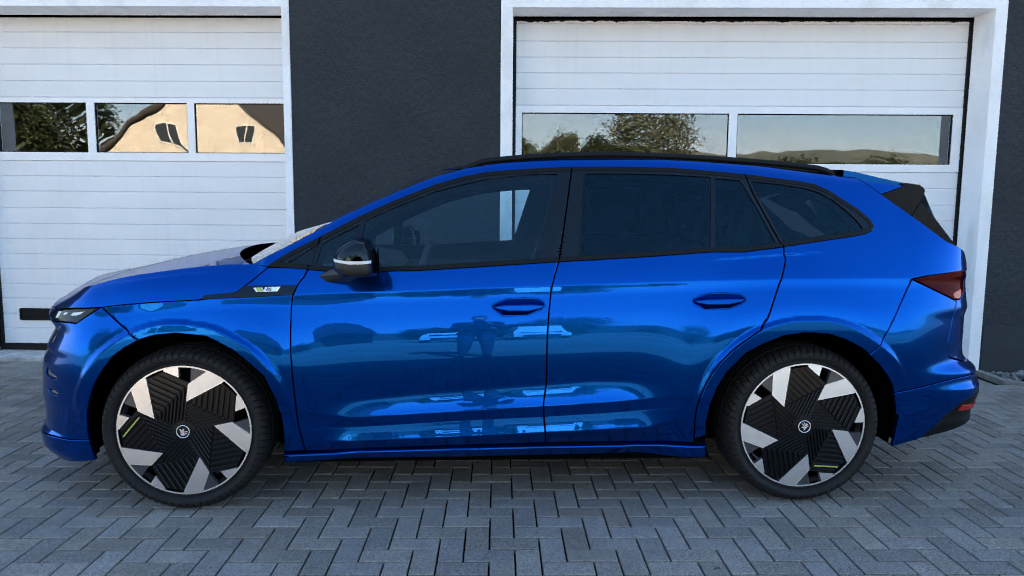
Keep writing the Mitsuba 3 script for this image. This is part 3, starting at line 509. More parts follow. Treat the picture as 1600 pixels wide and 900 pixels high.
def plan(s):
    """near side plan outline: point and outward normal (x, y), y negative = near side"""
    x=np.interp(s,PS,PQ[:,0]); y=-np.interp(s,PS,PQ[:,1])
    tx=np.interp(s,PS,PT[:,0]); ty=-np.interp(s,PS,PT[:,1])
    n=np.stack([ty,-tx],-1); n/=np.linalg.norm(n,axis=-1,keepdims=True)
    return np.stack([x,y],-1),n
def sstep(a,b,x):
    t=np.clip((x-a)/(b-a),0,1); return t*t*(3-2*t)
FRONT=[(0.18, -0.0081), (0.2, 0.0219), (0.22, 0.035), (0.24, 0.0422), (0.26, 0.0419), (0.28, 0.0482), (0.3, 0.0403), (0.32, 0.0193), (0.34, 0.0216), (0.36, 0.0215), (0.38, 0.0213), (0.4, 0.0217), (0.42, 0.0238), (0.44, 0.0248), (0.46, 0.0268), (0.48, 0.0278), (0.5, 0.0259), (0.52, 0.0251), (0.54, 0.0241), (0.56, 0.0227), (0.58, 0.0222), (0.6, 0.0202), (0.62, 0.0169), (0.64, 0.0144), (0.66, 0.0039), (0.68, -0.0069), (0.7, -0.0026), (0.72, -0.0139), (0.74, -0.0239), (0.76, -0.0351), (0.78, -0.0458), (0.8, -0.0315), (0.82, -0.0183), (0.84, -0.0147), (0.86, -0.0251), (0.88, -0.0381), (0.9, -0.0701), (0.92, -0.1021), (0.94, -0.1438), (0.96, -0.1952), (1.0, -0.3)]
REAR=[(0.18, -0.1401), (0.2, -0.1134), (0.22, -0.0867), (0.24, -0.0601), (0.26, -0.0387), (0.28, -0.0227), (0.3, -0.0067), (0.32, 0.0073), (0.34, 0.0213), (0.36, 0.0233), (0.38, 0.0188), (0.4, 0.0253), (0.42, 0.0316), (0.44, 0.0371), (0.46, 0.0431), (0.48, 0.0498), (0.5, 0.0476), (0.52, 0.0468), (0.54, 0.0328), (0.56, 0.0259), (0.58, 0.0248), (0.6, 0.0227), (0.62, -0.0012), (0.64, -0.0284), (0.66, -0.0374), (0.68, -0.0415), (0.7, -0.0433), (0.72, -0.0429), (0.74, -0.0434), (0.76, -0.0434), (0.78, -0.0436), (0.8, -0.0439), (0.82, -0.0437), (0.84, -0.0445), (0.86, -0.0426), (0.88, -0.0337), (0.9, -0.0336), (0.92, -0.039), (0.94, -0.041), (0.96, -0.0443), (0.98, -0.0462), (1.0, -0.0482), (1.02, -0.0497), (1.04, -0.0449), (1.06, -0.045), (1.1, -0.05), (1.2, -0.06), (1.3, -0.1), (1.7, -0.5)]
GS=np.arange(S0-.02,S1+.02,.006); GZ=np.arange(.08,1.72,.002)
def curve(name):
    c=np.array(CV[name]); o=np.argsort(c[:,0]); return c[o]
def cz(name,s):
    c=curve(name); return np.interp(s,c[:,0],c[:,1])
def polar(name,c):
    p=np.array(CV[name])-c; th=np.arctan2(p[:,1],p[:,0]); th=np.where(th<-np.pi/2,th+2*np.pi,th); r=np.hypot(p[:,0],p[:,1]); o=np.argsort(th); return th[o],r[o]
def make_D():
    s=GS; zs=cz('shoulder',s)
    zr=np.where(s<cz('striptop',s)*0+CV['striptop'][0][0],cz('ridge',s),cz('striptop',s))
    k=CV['striptop'][0][0]
    # belt and upper trim line
    tt=[q for q in CV['trimtop'][:20]]
    tt=np.array(tt); zt=np.interp(s,tt[:,0],tt[:,1])
    zb=cz('belt',s)
    h=1-sstep(k-.02,k+.25,s)
    zb=np.where(s<k+.05,zs+.4*(zr-zs),zb); zt=np.where(s<k+.05,zs+.75*(zr-zs),zt)
    rr=sstep(2.95,3.3,s)
    zb=np.maximum(zb,zs+.02); zt=np.maximum(zt,zb+.01); zr=np.maximum(zr,zt+.012)
    zA,zP,zB,zC,zD=(cz(n,s) for n in('creaseA','pocket','creaseB','creaseC','doorbottom'))
    A=np.array(CV['creaseA']); xa0,xa1=A[:,0].min(),A[:,0].max()
    m=sstep(xa0-.02,xa0+.30,s)*(1-sstep(xa1-.32,xa1+.02,s))
    C=np.array(CV['creaseC']); mc=sstep(xa0-.0,xa0+.2,s)*(1-sstep(xa1-.22,xa1+.06,s))
    G=np.zeros((len(s),len(GZ)))
    for i in range(len(s)):
        up=20+4*rr[i]*-1
        an=[(zr[i]+.12,70),(zr[i],52*(1-h[i])+46*h[i]),(zt[i],32*(1-h[i])+36*h[i]),(zb[i],25*(1-h[i])+27*h[i]),(zs[i]+.03,21),(zs[i]+.004,19)]
        hh=zs[i]
        an+=[(hh-.004,4.5),(hh-.022,5.5),(hh-.055,13),(hh-.11,12),(hh-.19,6.2),(hh-.27,1.5),(zP[i]+.05,-5)]
        M=m[i]; 
        an+=[(zP[i]+.012,-6),(zP[i]-.01,6*M-7*(1-M)),(zA[i]+.003,18*M-8*(1-M)),(zA[i]-.003,-13),(zB[i]+.003,-13),(zB[i]+.0005,14),(zB[i]-.003,5*mc[i]-12*(1-mc[i])),(zC[i]+.003,13*mc[i]-12*(1-mc[i])),(zC[i]-.003,-36*mc[i]-12*(1-mc[i])),(zD[i],-42*mc[i]-12*(1-mc[i])),(.05,-30)]
        an=np.array(an); z=an[:,0].copy()
        for j in range(len(z)-2,-1,-1): z[j]=max(z[j],z[j+1]+.002)
        tau=np.interp(GZ,z[::-1],an[::-1,1])
        g=-np.tan(np.radians(tau))
        I=np.r_[0,np.cumsum((g[1:]+g[:-1])/2*.002)]
        G[i]=I-np.interp(zs[i],GZ,I)
    # wheel arch flares: a proud lip round each opening
    SS,ZZ=np.meshgrid(s,GZ,indexing='ij')
    for nm,cx in(('f',0.),('r',WB)):
        c=np.array([cx,.36]); th,rf=polar('flare_'+nm,c); tho,ro=polar('arch_'+nm,c)
        T=np.arctan2(ZZ-c[1],SS-c[0]); T=np.where(T<-np.pi/2,T+2*np.pi,T); R=np.hypot(SS-c[0],ZZ-c[1])
        RF=np.interp(T,th,rf); fade=sstep(th[0]-.35,th[0]+.25,T)*(1-sstep(th[-1]-.25,th[-1]+.35,T))
        d=RF-R
        G+=fade*(.014*sstep(-.004,.012,d)-np.clip(d-.012,0,.2)*.10)
        # the skin swells gently towards the arch
        G+=.02*np.exp(-(d/.16)**2)*(d<0)*fade+.02*(d>=0)*fade
    for nm,amp,w,f in (('hoodcrease',.0045,.010,.16),('haunch',-.0035,.007,.12)):
        c=curve(nm); ln=np.interp(s,c[:,0],c[:,1]); win=sstep(c[0,0]-.02,c[0,0]+f,s)*(1-sstep(c[-1,0]-f,c[-1,0]+.02,s))
        dz=ln[:,None]-ZZ; G+=win[:,None]*amp*sstep(-w,0,dz)*(1-sstep(.0,.10,dz))
    wf=sstep(-.40,-.85,s); wr=sstep(3.2,3.75,s)
    f=np.array(FRONT); r=np.array(REAR)
    FZ=np.interp(GZ,f[:,0],f[:,1]); RZ=np.interp(GZ,r[:,0],r[:,1])
    FZ=gaussian_filter(FZ,4); RZ=gaussian_filter(RZ,4)
    G=G*(1-wf-wr)[:,None]+wf[:,None]*FZ+wr[:,None]*RZ
    return gaussian_filter(G,(1.2,.6))
def set_D():
    global DG,DGS,DGZ
    DG=make_D(); DGS,DGZ=np.gradient(DG,.006,.002)
def smp(G,s,z):
    return map_coordinates(G,[(np.asarray(s)-GS[0])/.006,(np.asarray(z)-GZ[0])/.002],order=1,mode='nearest')
def surf(s,z,d=0.):
    """point and unit normal of the skin at (s, z), moved out by d"""
    s=np.clip(np.asarray(s,float),S0+.002,S1-.002); z=np.asarray(z,float)
    p,n=plan(s); D=smp(DG,s,z)
    e=.004; p2,n2=plan(s+e); p1,n1=plan(s-e)
    a=((p2+n2*smp(DG,s+e,z)[...,None])-(p1+n1*smp(DG,s-e,z)[...,None]))/(2*e)
    ds=np.concatenate([a,np.zeros(s.shape+(1,))],-1)
    gz=smp(DGZ,s,z)
    dz=np.concatenate([n*gz[...,None],np.ones(s.shape+(1,))],-1)
    N=np.cross(ds,dz); N/=np.linalg.norm(N,axis=-1,keepdims=True)
    P=np.concatenate([p+n*D[...,None],z[...,None]],-1)
    return P+N*np.asarray(d)[...,None] if np.ndim(d) else P+N*d, N
# ------------------------------------------------------------------ the car (car frame: x to the rear, y across with the near side negative, z up)
CV['ridge'] = [(S0 - .05, .900), (-1.0, .906), (-.85, .914), (-.74, .926), (-.63, .948), (-.517, .972), (-.418, .9915), (-.303, 1.021), (-.201, 1.0404), (-.1617, 1.0455), (-.0135, 1.0665), (.096, 1.0793), (.2065, 1.0862), (.2819, 1.0879)]
set_D()
for n_ in ('shoulder', 'creaseA', 'creaseB', 'creaseC'):
    c_ = curve(n_); x_ = np.arange(max(c_[0, 0], -.6), min(c_[-1, 0], 3.3), .014); e_ = np.c_[x_, np.interp(x_, c_[:, 0], c_[:, 1])]; CREASES.append(e_)
    EXTRA += [e_ + [0, o_] for o_ in (-.0038, -.0012, .0012, .0038)]
CAR = 'car'
labels[CAR] = {'label': 'glossy blue five-door crossover parked side-on, black trim and large two-tone wheels', 'category': 'car'}
def cput(key, V, F, N, bsdf, both=True):
    """adds a piece of the near side and its mirror image on the far side"""
    out = []
    for m in ((V, F, N), mirror(V, F, N))[:2 if both else 1]:
        k = numbered(key); scene[k] = ply_n(m[0] @ CARM[:3, :3].T + CARM[:3, 3], m[1], m[2] @ CARM[:3, :3].T, bsdf); out.append(k)
    return out
def cmesh(key, mesh, bsdf, smooth=35, both=False): return cput(key, *vfn(mesh, smooth), bsdf, both)
def C(n): return [tuple(p) for p in CV[n]]
def cut(n, a, b):   # the part of a curve from s=a to s=b
    c = np.array(sorted(CV[n])); z = lambda x: (x, float(np.interp(x, c[:, 0], c[:, 1])))
    m = [tuple(p) for p in c if min(a, b) < p[0] < max(a, b)]
    if a > b: m = m[::-1]
    return [z(a)] + m + [z(b)]
def ok(p): return p if p.is_valid else p.buffer(0)
TRIM = ok(Polygon(C('trimtop')))
head = ok(Polygon(C('headlight'))); lamp = ok(Polygon(C('lamp')))
hub_f, hub_r = np.array([0, .364]), np.array([WB, .364])
archf = ok(Polygon(C('arch_f') + [(.42, .0), (-.43, .0)])); archr = ok(Polygon(C('arch_r') + [(3.2, 0), (2.33, 0)]))
gap = .0022
# outlines of the skins
hs_ = C('hoodshut'); st = C('strip')
clam = [(.2496, .9758), (.2812, 1.0015), (.3068, 1.022), (.3704, 1.0782)]
bonnet_p = Polygon([(S0, .873), (-.9, .873), (-.72, .875)] + hs_ + [st[0]] + clam[:1] + clam[1:] + [(.30, 1.0879), (.2819, 1.0879)] + [p for p in C('ridge') if p[0] < .28 and p[0] > S0][::-1] + [(S0, .900)])
sf = C('doorseam_f')
fender_p = Polygon(cut('hoodshut', -.3289, .10) + clam + [(.443, 1.0784), (.5519, 1.085)] + sf[3:] + [(.4279, .264)] + C('arch_f')[::-1][0:0] + [(.43, .2353)] + C('arch_f')[::-1] [:8] + [q for q in C('arch_f')[::-1][8:] if q[0] > -.1448] + C('bumperseam_f')[::-1])
fender_p = ok(fender_p).difference(archf)
bump_f = Polygon([(S0, .868), (-.80, .868), (-.65, .8735), (-.465, .892), (-.3289, .9015)] + C('bumperseam_f')[1:] + [(-.2051, .741), (-.35, .55), (-.44, .30), (-.436, .206), (-.52, .188), (-.62, .175), (-.75, .172), (S0, .172)])
bump_f = ok(bump_f).difference(archf)
grille = Polygon([(S0, .47), (-1.05, .47), (-.98, .60), (-.97, .76), (-1.02, .81), (S0, .81)])
low_in = Polygon([(S0, .26), (-1.02, .26), (-.95, .30), (-.96, .40), (S0, .42)])
slots = [ok(Polygon(C(n))) for n in ('airslot', 'airslot2')]
bump_f = bump_f.difference(head.buffer(.0015)).difference(grille).difference(low_in)
for q in slots: bump_f = bump_f.difference(q)
sm, sr = C('doorseam_m'), C('doorseam_r')
tt = C('trimtop')
def below_trim(a, b): return [p for p in tt[20:] if a < p[0] < b]
door_f = Polygon([sf[3]] + sorted([p for p in tt[31:] if .56 < p[0] < 1.60] + [p for p in tt[26:] if .56 < p[0] < 1.60]) + [sm[4]] + sm[5:] + cut('doorbottom', 1.585, .5185) + sf[::-1][:-3])
door_r = Polygon([sm[4]] + sorted([p for p in tt[24:] if 1.62 < p[0] < 2.56]) + sr[5:] + cut('doorbottom', 2.2658, 1.585) + sm[::-1][:-5])
door_f, door_r = ok(door_f).difference(TRIM), ok(door_r).difference(TRIM).difference(archr)
qr = C('quarterrear')
lip = [(3.60, 1.120), (3.70, 1.095), (3.78, 1.085)]
tail_s = [(3.505, .935), (3.478, .85), (3.452, .74), (3.466, .672)]
side_p = Polygon(C('striptop')[:-2] [:21] + [C('spoilerblue')[0], qr[0]] + qr[1:4] + [(3.62, 1.155), (3.66, 1.11), (3.72, 1.085), (3.725, 1.062), (3.702, 1.0596), (3.50, 1.0618), (3.325, 1.0507), (3.2388, 1.0363)] + C('bumperseam_r')[1:] + [(3.0, .69)] + [(2.9, .74), (2.5, .74), (2.30, .60)] + [(2.3, .5)] + sr[::-1][:14] + [(2.5545, 1.083), (2.53, 1.5), (2.0, 1.525), (1.0, 1.405), (.3696, 1.0816), (.33, 1.085)])
side_p = ok(Polygon(C('striptop')[:21] + [C('spoilerblue')[0]] + qr[:4] + [(3.62, 1.155), (3.66, 1.11), (3.72, 1.085), (3.725, 1.062), (3.702, 1.0596), (3.50, 1.0618), (3.325, 1.0507), (3.2388, 1.0363)] + C('bumperseam_r')[1:] + [(2.98, .60), (2.25, .30), (2.2658, .2598)] + [p for p in sr[::-1] if p[1] < 1.08] + [(2.5533, 1.084)] + [(2.5533, 1.20), (.40, 1.0816)][:1] + [(2.4, 1.35), (1.0, 1.35), (.3696, 1.0816)]))
side_p = side_p.difference(TRIM).difference(archr).difference(door_f.buffer(.001)).difference(door_r.buffer(.001))
side_p = max(getattr(side_p, 'geoms', [side_p]), key=lambda q: q.area)
dif = C('diffuser')
bump_r = Polygon(C('bumperseam_r') + [(2.98, .66), (3.1, .5), (3.22, .4), (3.22, .2428), (3.2154, .2428)] + [(3.3478, .274), dif[3]] + [dif[2], dif[1], (3.63, .50), (3.70, .53), (S1, .53), (S1, .62), (3.60, .635), (3.4705, .665)] + tail_s[::-1][1:] + C('lamp')[10:12])
bump_r = ok(bump_r).difference(archr).difference(lamp.buffer(.001))
black_r = ok(Polygon([(3.3478, .274), dif[3], dif[2], dif[1], (3.63, .50), (3.70, .53), (S1, .53), (S1, .30), (3.66, .3316), (3.5, .30)]))
tail_p = Polygon(tail_s + [(3.60, .64), (S1, .625), (S1, 1.050), (3.75, 1.052), (3.695, 1.045), (3.60, 1.02), (3.602, .995), (3.57, .949)])
tail_p = ok(tail_p).difference(lamp.buffer(.001))
sill_p = ok(Polygon(C('sill')))
handles = [rounded(C('handle_f'), .004), rounded(C('handle_r'), .004)]
strip_p = ok(Polygon(st))

# bonnet: side skin and crown in one piece
def bonnet_crown():
    r = np.array(sorted(CV['ridge'])); r = r[r[:, 0] >= S0 - .06]
    s = np.linspace(S0 + .02, .2819, 110); z = np.interp(s, r[:, 0], r[:, 1]); E, n = surf(s, z)
    xc = np.array([-.90, -.80, -.70, -.55, -.437, -.321, -.205, -.066, .048, .166, .30]); zc = np.array([.915, .952, .980, 1.010, 1.036, 1.064, 1.089, 1.113, 1.130, 1.144, 1.158])
    fz = CubicSpline(xc, zc)
    v = np.linspace(0, 1, 40) ; g = np.zeros((len(s), len(v), 3))
    for i in range(len(s)):
        x, y, z_ = E[i]; f = 1 - v; yy = y * f
        # the rear edge of the bonnet bows forward towards the middle
        xr = x - sstep(.02, .2819, x) * .20 * (1 - np.abs(f) ** 2.6)
        crown = np.maximum(fz(np.clip(xr, -.9, .3)) - .004, z_)
        g[i] = np.stack([xr, yy, z_ + (crown - z_) * (1 - f ** 1.7)], 1)
    V, F, N = grid_surf(g)
    if N[:, 2].mean() < 0: N = -N; F = F[:, ::-1]
    return V, F, N
crown = bonnet_crown()
bon = ok(bonnet_p).difference(LineString([(S0, .873), (-.9, .873), (-.72, .875)] + hs_ + clam).buffer(.0016))
a = join(panel(bon, 0., 0, .0, hs=.014, hz=.007), crown)
scene[CAR + '__bonnet'] = ply_n(*[(lambda v, f, n: (v @ CARM[:3, :3].T + CARM[:3, 3], f, n @ CARM[:3, :3].T))(*join(a, mirror(*a)))][0], 'paint')
cput(CAR + '__front_fender', *panel(fender_p.buffer(-.0018)), 'paint')
cput(CAR + '__body_side', *panel(side_p.buffer(-gap * .7), hs=.016, hz=.009), 'paint')
bf = panel(bump_f.difference(LineString(sorted(C('lipline')) + [(-.40, .306)]).buffer(.0012)).difference(LineString([(S0, .2895)] + sorted(C('lipline'))[:1]).buffer(.0012)).buffer(-.0008), hs=.014, hz=.008); cput(CAR + '__front_bumper', *join(bf, mirror(*bf)), 'paint', False)
br = panel(bump_r.difference(LineString(C('bumpercrease')).buffer(.0008)).buffer(-.0008), hs=.014, hz=.008); cput(CAR + '__rear_bumper', *join(br, mirror(*br)), 'paint', False)
cput(CAR + '__rear_bumper__diffuser', *join(*[(q, mirror(*q)) for q in [panel(black_r.buffer(-.001), -.004, hs=.02, hz=.012)]][0]), 'satin_black', False)
tg = panel(tail_p.buffer(.0012), hs=.016, hz=.010); cput(CAR + '__tailgate', *join(tg, mirror(*tg)), 'paint', False)
cput(CAR + '__sill', *panel(sill_p, .016, .009, .05, hs=.03, hz=.006), 'paint')
gr = panel(grille.union(low_in).buffer(.004), -.012, 0, 0, hs=.03, hz=.02); cput(CAR + '__front_bumper__grille', *join(gr, mirror(*gr)), 'gloss_black', False)
for q in slots:
    cput(CAR + '__front_bumper__air_slot', *panel(q, -.012, 0, 0, hs=.01, hz=.006), 'matt_black')
    cput(CAR + '__front_bumper__slot_blade', *panel(q.buffer(-.0035), -.004, .001, .004, hs=.01, hz=.006), 'chrome')
cput(CAR + '__front_bumper__trim_strip', *panel(ok(Polygon(C('chromeline'))), .001, .001, .004, hs=.008, hz=.006), 'chrome')
# doors: skin, handle bowl and bar, glass, frame
WINS = {k: ok(Polygon(C(k))) for k in ('quarterglasstri', 'fixedglass', 'frontglass', 'rearglass', 'rearglass2', 'quarterglass')}
WINS['rearglass'] = rounded(C('rearglass'), .004); WINS['quarterglass'] = rounded(C('quarterglass'), .006)
frames = TRIM
for w in WINS.values(): frames = frames.difference(w)
big = 3.
cut_f = Polygon([(0, 0), (0, 2)] + [(.585, 2)] + sf[:4] + [(.5519, 0)])
cut_m = Polygon([(0, 0), (0, 2), (1.7182, 2)] + sm[:5] + [(1.64, 0)])
cut_r = Polygon([(0, 0), (0, 2), (2.5282, 2)] + sr[:6] + [(2.553, 0)])
fr_parts = [frames.intersection(cut_f), frames.intersection(cut_m).difference(cut_f), frames.intersection(cut_r).difference(cut_m), frames.difference(cut_r)]
doors = []
def bowl_fn(z1):
    """the handle recess: its back slopes inwards towards the bottom, under an overhanging top edge"""
    def f(s, z):
        p, n = surf(s, z); m = n - np.array([0, 0, .45]); m /= np.linalg.norm(m, axis=1, keepdims=True)
        return p - n * (np.clip(z1 - z, 0, 1) * .45)[:, None], m
    return f
for skin, hnd, bar in ((door_f, handles[0], 'bar_f'), (door_r, handles[1], 'bar_r')):
    V = panel(skin.difference(hnd.buffer(.0005)).buffer(-gap), depth=.02, hs=.014, hz=.006); bowl = panel(hnd.buffer(.004), -.007, 0, 0, hs=.01, hz=.006, fn=bowl_fn(hnd.bounds[3]))
    lipm = panel(hnd.buffer(.0035).difference(hnd.buffer(-.0002)), -.0030, 0, .032, hs=.01, hz=.006)
    ks = cput(CAR + '__door', *join(V, bowl, lipm), 'paint')
    for k, mir in zip(ks, (0, 1)):
        P = panel(rounded(C(bar), .002), .009, .007, .022, hs=.008, hz=.003)
        cput(k + '__handle', *(mirror(*P) if mir else P), 'paint', False)
    doors.append(ks)
def frame_piece(p): return join(panel(p.buffer(-.0030), .002, .0015, .012, hs=.03, hz=.014))
for part, keys in ((fr_parts[1], doors[0]), (fr_parts[2], doors[1])):
    F_ = frame_piece(part)
    for k, mir in zip(keys, (0, 1)): cput(k + '__window_frame', *(mirror(*F_) if mir else F_), 'gloss_black', False)
cput(CAR + '__pillar_trim', *frame_piece(fr_parts[0]), 'gloss_black'); cput(CAR + '__quarter_window_frame', *frame_piece(fr_parts[3]), 'gloss_black')
# satin moulding round the whole glasshouse
ring = TRIM.buffer(.003).difference(TRIM.buffer(-.017)).difference(sbox(-1, 0, 9, 0))
ring = ring.difference(LineString(sm[:5]).buffer(.002)).difference(LineString(sr[:6]).buffer(.002)).difference(LineString(sf[:4]).buffer(.002))
cput(CAR + '__window_moulding', *panel(ring, .0055, .003, .008, hs=.02, hz=.006), 'satin_black')
for n, keys, mat in (('fixedglass', doors[0], 'glass_front'), ('frontglass', doors[0], 'glass_front'), ('rearglass', doors[1], 'glass_dark'), ('rearglass2', doors[1], 'glass_dark')):
    P = panel(WINS[n].buffer(.004), -.004, 0, 0, hs=.03, hz=.02)
    for k, mir in zip(keys, (0, 1)): cput(k + '__window', *(mirror(*P) if mir else P), mat, False)
cput(CAR + '__quarter_window', *panel(WINS['quarterglass'].buffer(.004), -.004, 0, 0, hs=.03, hz=.02), 'glass_dark')
cput(CAR + '__front_quarter_window', *panel(WINS['quarterglasstri'].buffer(.003), -.003, 0, 0, hs=.02, hz=.015), 'gloss_black')
# divider bars of the glass are part of the frames; thin bright edge beside the rear door glass
cput(CAR + '__edge_strip', *panel(LineString([(1.7755, 1.497), (1.7505, 1.303), (1.7285, 1.133)]).buffer(.0022), .0065, .001, .004, hs=.02, hz=.01), 'satin_black')
# badge strip on the fender
cput(CAR + '__badge_strip', *panel(strip_p.buffer(-.001), .004, .003, .008, hs=.014, hz=.006), 'gloss_black')
cput(CAR + '__badge_strip__badge', *panel(ok(Polygon(C('badge_w'))), .006, .0008, .003, hs=.01, hz=.005), 'silver', False)
cput(CAR + '__badge_strip__badge_field', *panel(ok(Polygon(C('badge_y'))), .0072, .0005, .002, hs=.01, hz=.005), 'lime', False)
def text_on(txt, s, z, h, d, slant=0., bold=True):
    m = meshkit.text_mesh(txt, h, .0012, bold=bold); v = m.vertices.copy(); x = v[:, 0] + slant * v[:, 1]
    p, n = surf(s + x, z + v[:, 1], 0.); m.vertices = p + n * (d + v[:, 2])[:, None]; m.fix_normals(); return m
cmesh(CAR + '__badge_strip__lettering', text_on('RS', .3725, .9785, .0125, .0066, .35), 'gloss_black', False)

# roof, screens, spoiler
def strip_edge(n0, n1, k):
    c = np.array(CV['striptop'][:21]); l = np.r_[0, np.cumsum(np.hypot(*np.diff(c, axis=0).T))]; u = np.linspace(n0, n1, k) 
    f = CubicSpline(l, c); q = f(u * l[-1]); return surf(q[:, 0], q[:, 1])[0], q
def cross(E, Cc, px_=2., pz=2.4, k=33):
    """surface across the car from the near edge E to the mirrored far edge over the centre line Cc (x, z)"""
    f = np.linspace(1, -1, k); g = np.zeros((len(E), k, 3)); a = np.abs(f)
    g[..., 0] = Cc[:, None, 0] + (E[:, None, 0] - Cc[:, None, 0]) * a ** px_; g[..., 1] = E[:, None, 1] * f; g[..., 2] = Cc[:, None, 1] + (E[:, None, 2] - Cc[:, None, 1]) * a ** pz
    V, F, N = grid_surf(g)
    if N[:, 2].mean() < 0: N = -N; F = F[:, ::-1]
    return V, F, N
tsplit = .345
E, q = strip_edge(0.004, tsplit, 40)
wc = CubicSpline([0, .12, .25, .4, .55, .7, .85, 1], [(.135, 1.108), (.235, 1.156), (.335, 1.210), (.470, 1.268), (.610, 1.332), (.760, 1.404), (.900, 1.474), (1.03, 1.527)])(np.linspace(0, 1, 40))
cput(CAR + '__windscreen', *cross(E * [1, .995, 1] + [0, 0, -.004], wc), 'glass_wind', False)
E, q = strip_edge(tsplit + .004, 1., 60)
rc = CubicSpline([1.035, 1.2, 1.5, 1.9, 2.3, 2.7, 3.0, 3.2], [1.529, 1.562, 1.590, 1.600, 1.597, 1.582, 1.566, 1.552])
cx_ = np.linspace(1.037, E[-1, 0] + .03, 60)
cput(CAR + '__roof', *cross(E * [1, .995, 1] + [0, 0, -.002], np.stack([cx_, rc(cx_)], 1), 1.5, 3.2), 'gloss_black', False)
def rail_side():
    pr = np.array([(1.218, 1.522), (1.245, 1.538), (1.284, 1.5545), (1.326, 1.5650), (1.44, 1.5775), (1.56, 1.5880), (1.741, 1.5970), (1.924, 1.6010), (2.107, 1.5985), (2.292, 1.5925), (2.478, 1.5825), (2.666, 1.5705), (2.855, 1.5535), (2.918, 1.545), (2.957, 1.533), (2.983, 1.516)])
    pts = np.stack([pr[:, 0], np.full(len(pr), -.625), pr[:, 1]], 1)
    t = CubicSpline(np.arange(len(pts)), pts)(np.linspace(0, len(pts) - 1, 80))
    m = tube(t, .013, 10); v = m.vertices; c = np.interp(v[:, 0], t[:, 0], t[:, 2]); m.vertices[:, 2] = c - .006 + (v[:, 2] - c) * 1.05
    foot = extrude(Polygon(list(zip(pr[:, 0], pr[:, 1] - .004)) + [(2.983, 1.49), (2.6, 1.53), (1.9, 1.553), (1.5, 1.545), (1.218, 1.50)]), .608, .622)
    return cat([m, side(foot)])
cmesh(CAR + '__roof_rail', rail_side(), 'satin_black', 40, True)
cput(CAR + '__spoiler_side', *panel(ok(Polygon(C('spoilerblue'))).buffer(-.0015), hs=.014, hz=.008), 'paint')
wing = Polygon([(3.165, 1.417), (3.250, 1.438), (3.344, 1.464), (3.354, 1.476), (3.413, 1.467), (3.436, 1.456), (3.448, 1.44), (3.424, 1.384), (3.388, 1.321), (3.30, 1.355)])
cmesh(CAR + '__spoiler_winglet', side(extrude(wing.buffer(-.004).buffer(.004), .585, .628)), 'satin_black', 30, True)
bl = Polygon([(3.391, 1.317), (3.427, 1.381), (3.446, 1.374), (3.537, 1.273), (3.626, 1.17), (3.621, 1.160), (3.507, 1.225)])
cmesh(CAR + '__rear_window_blade', side(extrude(bl.buffer(-.003).buffer(.003), .60, .627)), 'satin_black', 30, True)
def spoiler_top():
    x = np.linspace(3.02, 3.617, 26); y = np.linspace(-.66, .66, 41); X, Y = np.meshgrid(x, y, indexing='ij')
    zt = np.interp(X, [3.02, 3.23, 3.36, 3.48, 3.60], [1.548, 1.530, 1.515, 1.500, 1.485]); e = np.abs(Y) / .66
    zl = np.interp(X, [3.02, 3.15, 3.35, 3.617], [1.532, 1.520, 1.494, 1.460]); xx = X - (X - 3.02) * .33 * e ** 2.2; Y = Y * (1 - .10 * (X - 3.02) / .6)
    top = np.stack([xx, Y, zt + (zl - zt) * e ** 3.2], -1); bot = top - [0, 0, .03] + [.0, 0, 0] * 1
    V, F, N = grid_surf(top)
    if N[:, 2].mean() < 0: N = -N; F = F[:, ::-1]
    V2, F2, N2 = grid_surf(bot[:, ::-1])
    if N2[:, 2].mean() > 0: N2 = -N2; F2 = F2[:, ::-1]
    edge = np.stack([top[-1], bot[-1]], 1); V3, F3, N3 = grid_surf(edge)
    c = np.array(CV['striptop']); sk = top[:, 0]; lo = np.stack([sk[:, 0], sk[:, 1] + .002, np.minimum(np.interp(sk[:, 0], c[:, 0], c[:, 1]) - .012, sk[:, 2])], 1)
    V4, F4, N4 = grid_surf(np.stack([sk, lo], 1)); 
    if N4[:, 1].mean() > 0: N4 = -N4; F4 = F4[:, ::-1]
    return join((V, F, N), (V2, F2, N2), (V3, F3, N3), (V4, F4, N4), mirror(V4, F4, N4))
cput(CAR + '__rear_spoiler', *spoiler_top(), 'paint', False)
def rear_glass():
    y = np.linspace(-.612, .612, 31); t = np.linspace(0, 1, 12); Tt, Y = np.meshgrid(t, y, indexing='ij'); e = (np.abs(Y) / .612) ** 2.2
    P = np.stack([3.43 + .19 * Tt + .08 * (1 - e), Y, 1.47 - .36 * Tt], -1); V, F, N = grid_surf(P)
    if N[:, 0].mean() < 0: N = -N; F = F[:, ::-1]
    return V, F, N
cput(CAR + '__rear_window', *rear_glass(), 'glass_dark', False)
# the deck between the tail lip and the rear window, cowl under the windscreen
s_ = np.linspace(3.12, S1 - .002, 60); E, _ = surf(s_, np.full(60, 1.062)); dk = Polygon([tuple(p[:2]) for p in E] + [(p[0], -p[1]) for p in E[::-1]]).buffer(0)
dm = extrude(dk.buffer(-.004), 1.045, 1.064); cmesh(CAR + '__tailgate__deck', dm, 'paint', 30)
cw = cat([bx(.02, .5, -.80, .80, 1.00, 1.05)] + [tube([(.19 + .02 * k, -.62 + .1 * k, 1.078), (.24 + .02 * k, -.1 + .1 * k, 1.112), (.17 + .02 * k, .45 + .08 * k, 1.10)], .009) for k in range(2)])
cmesh(CAR + '__cowl', cw, 'matt_black', 30)

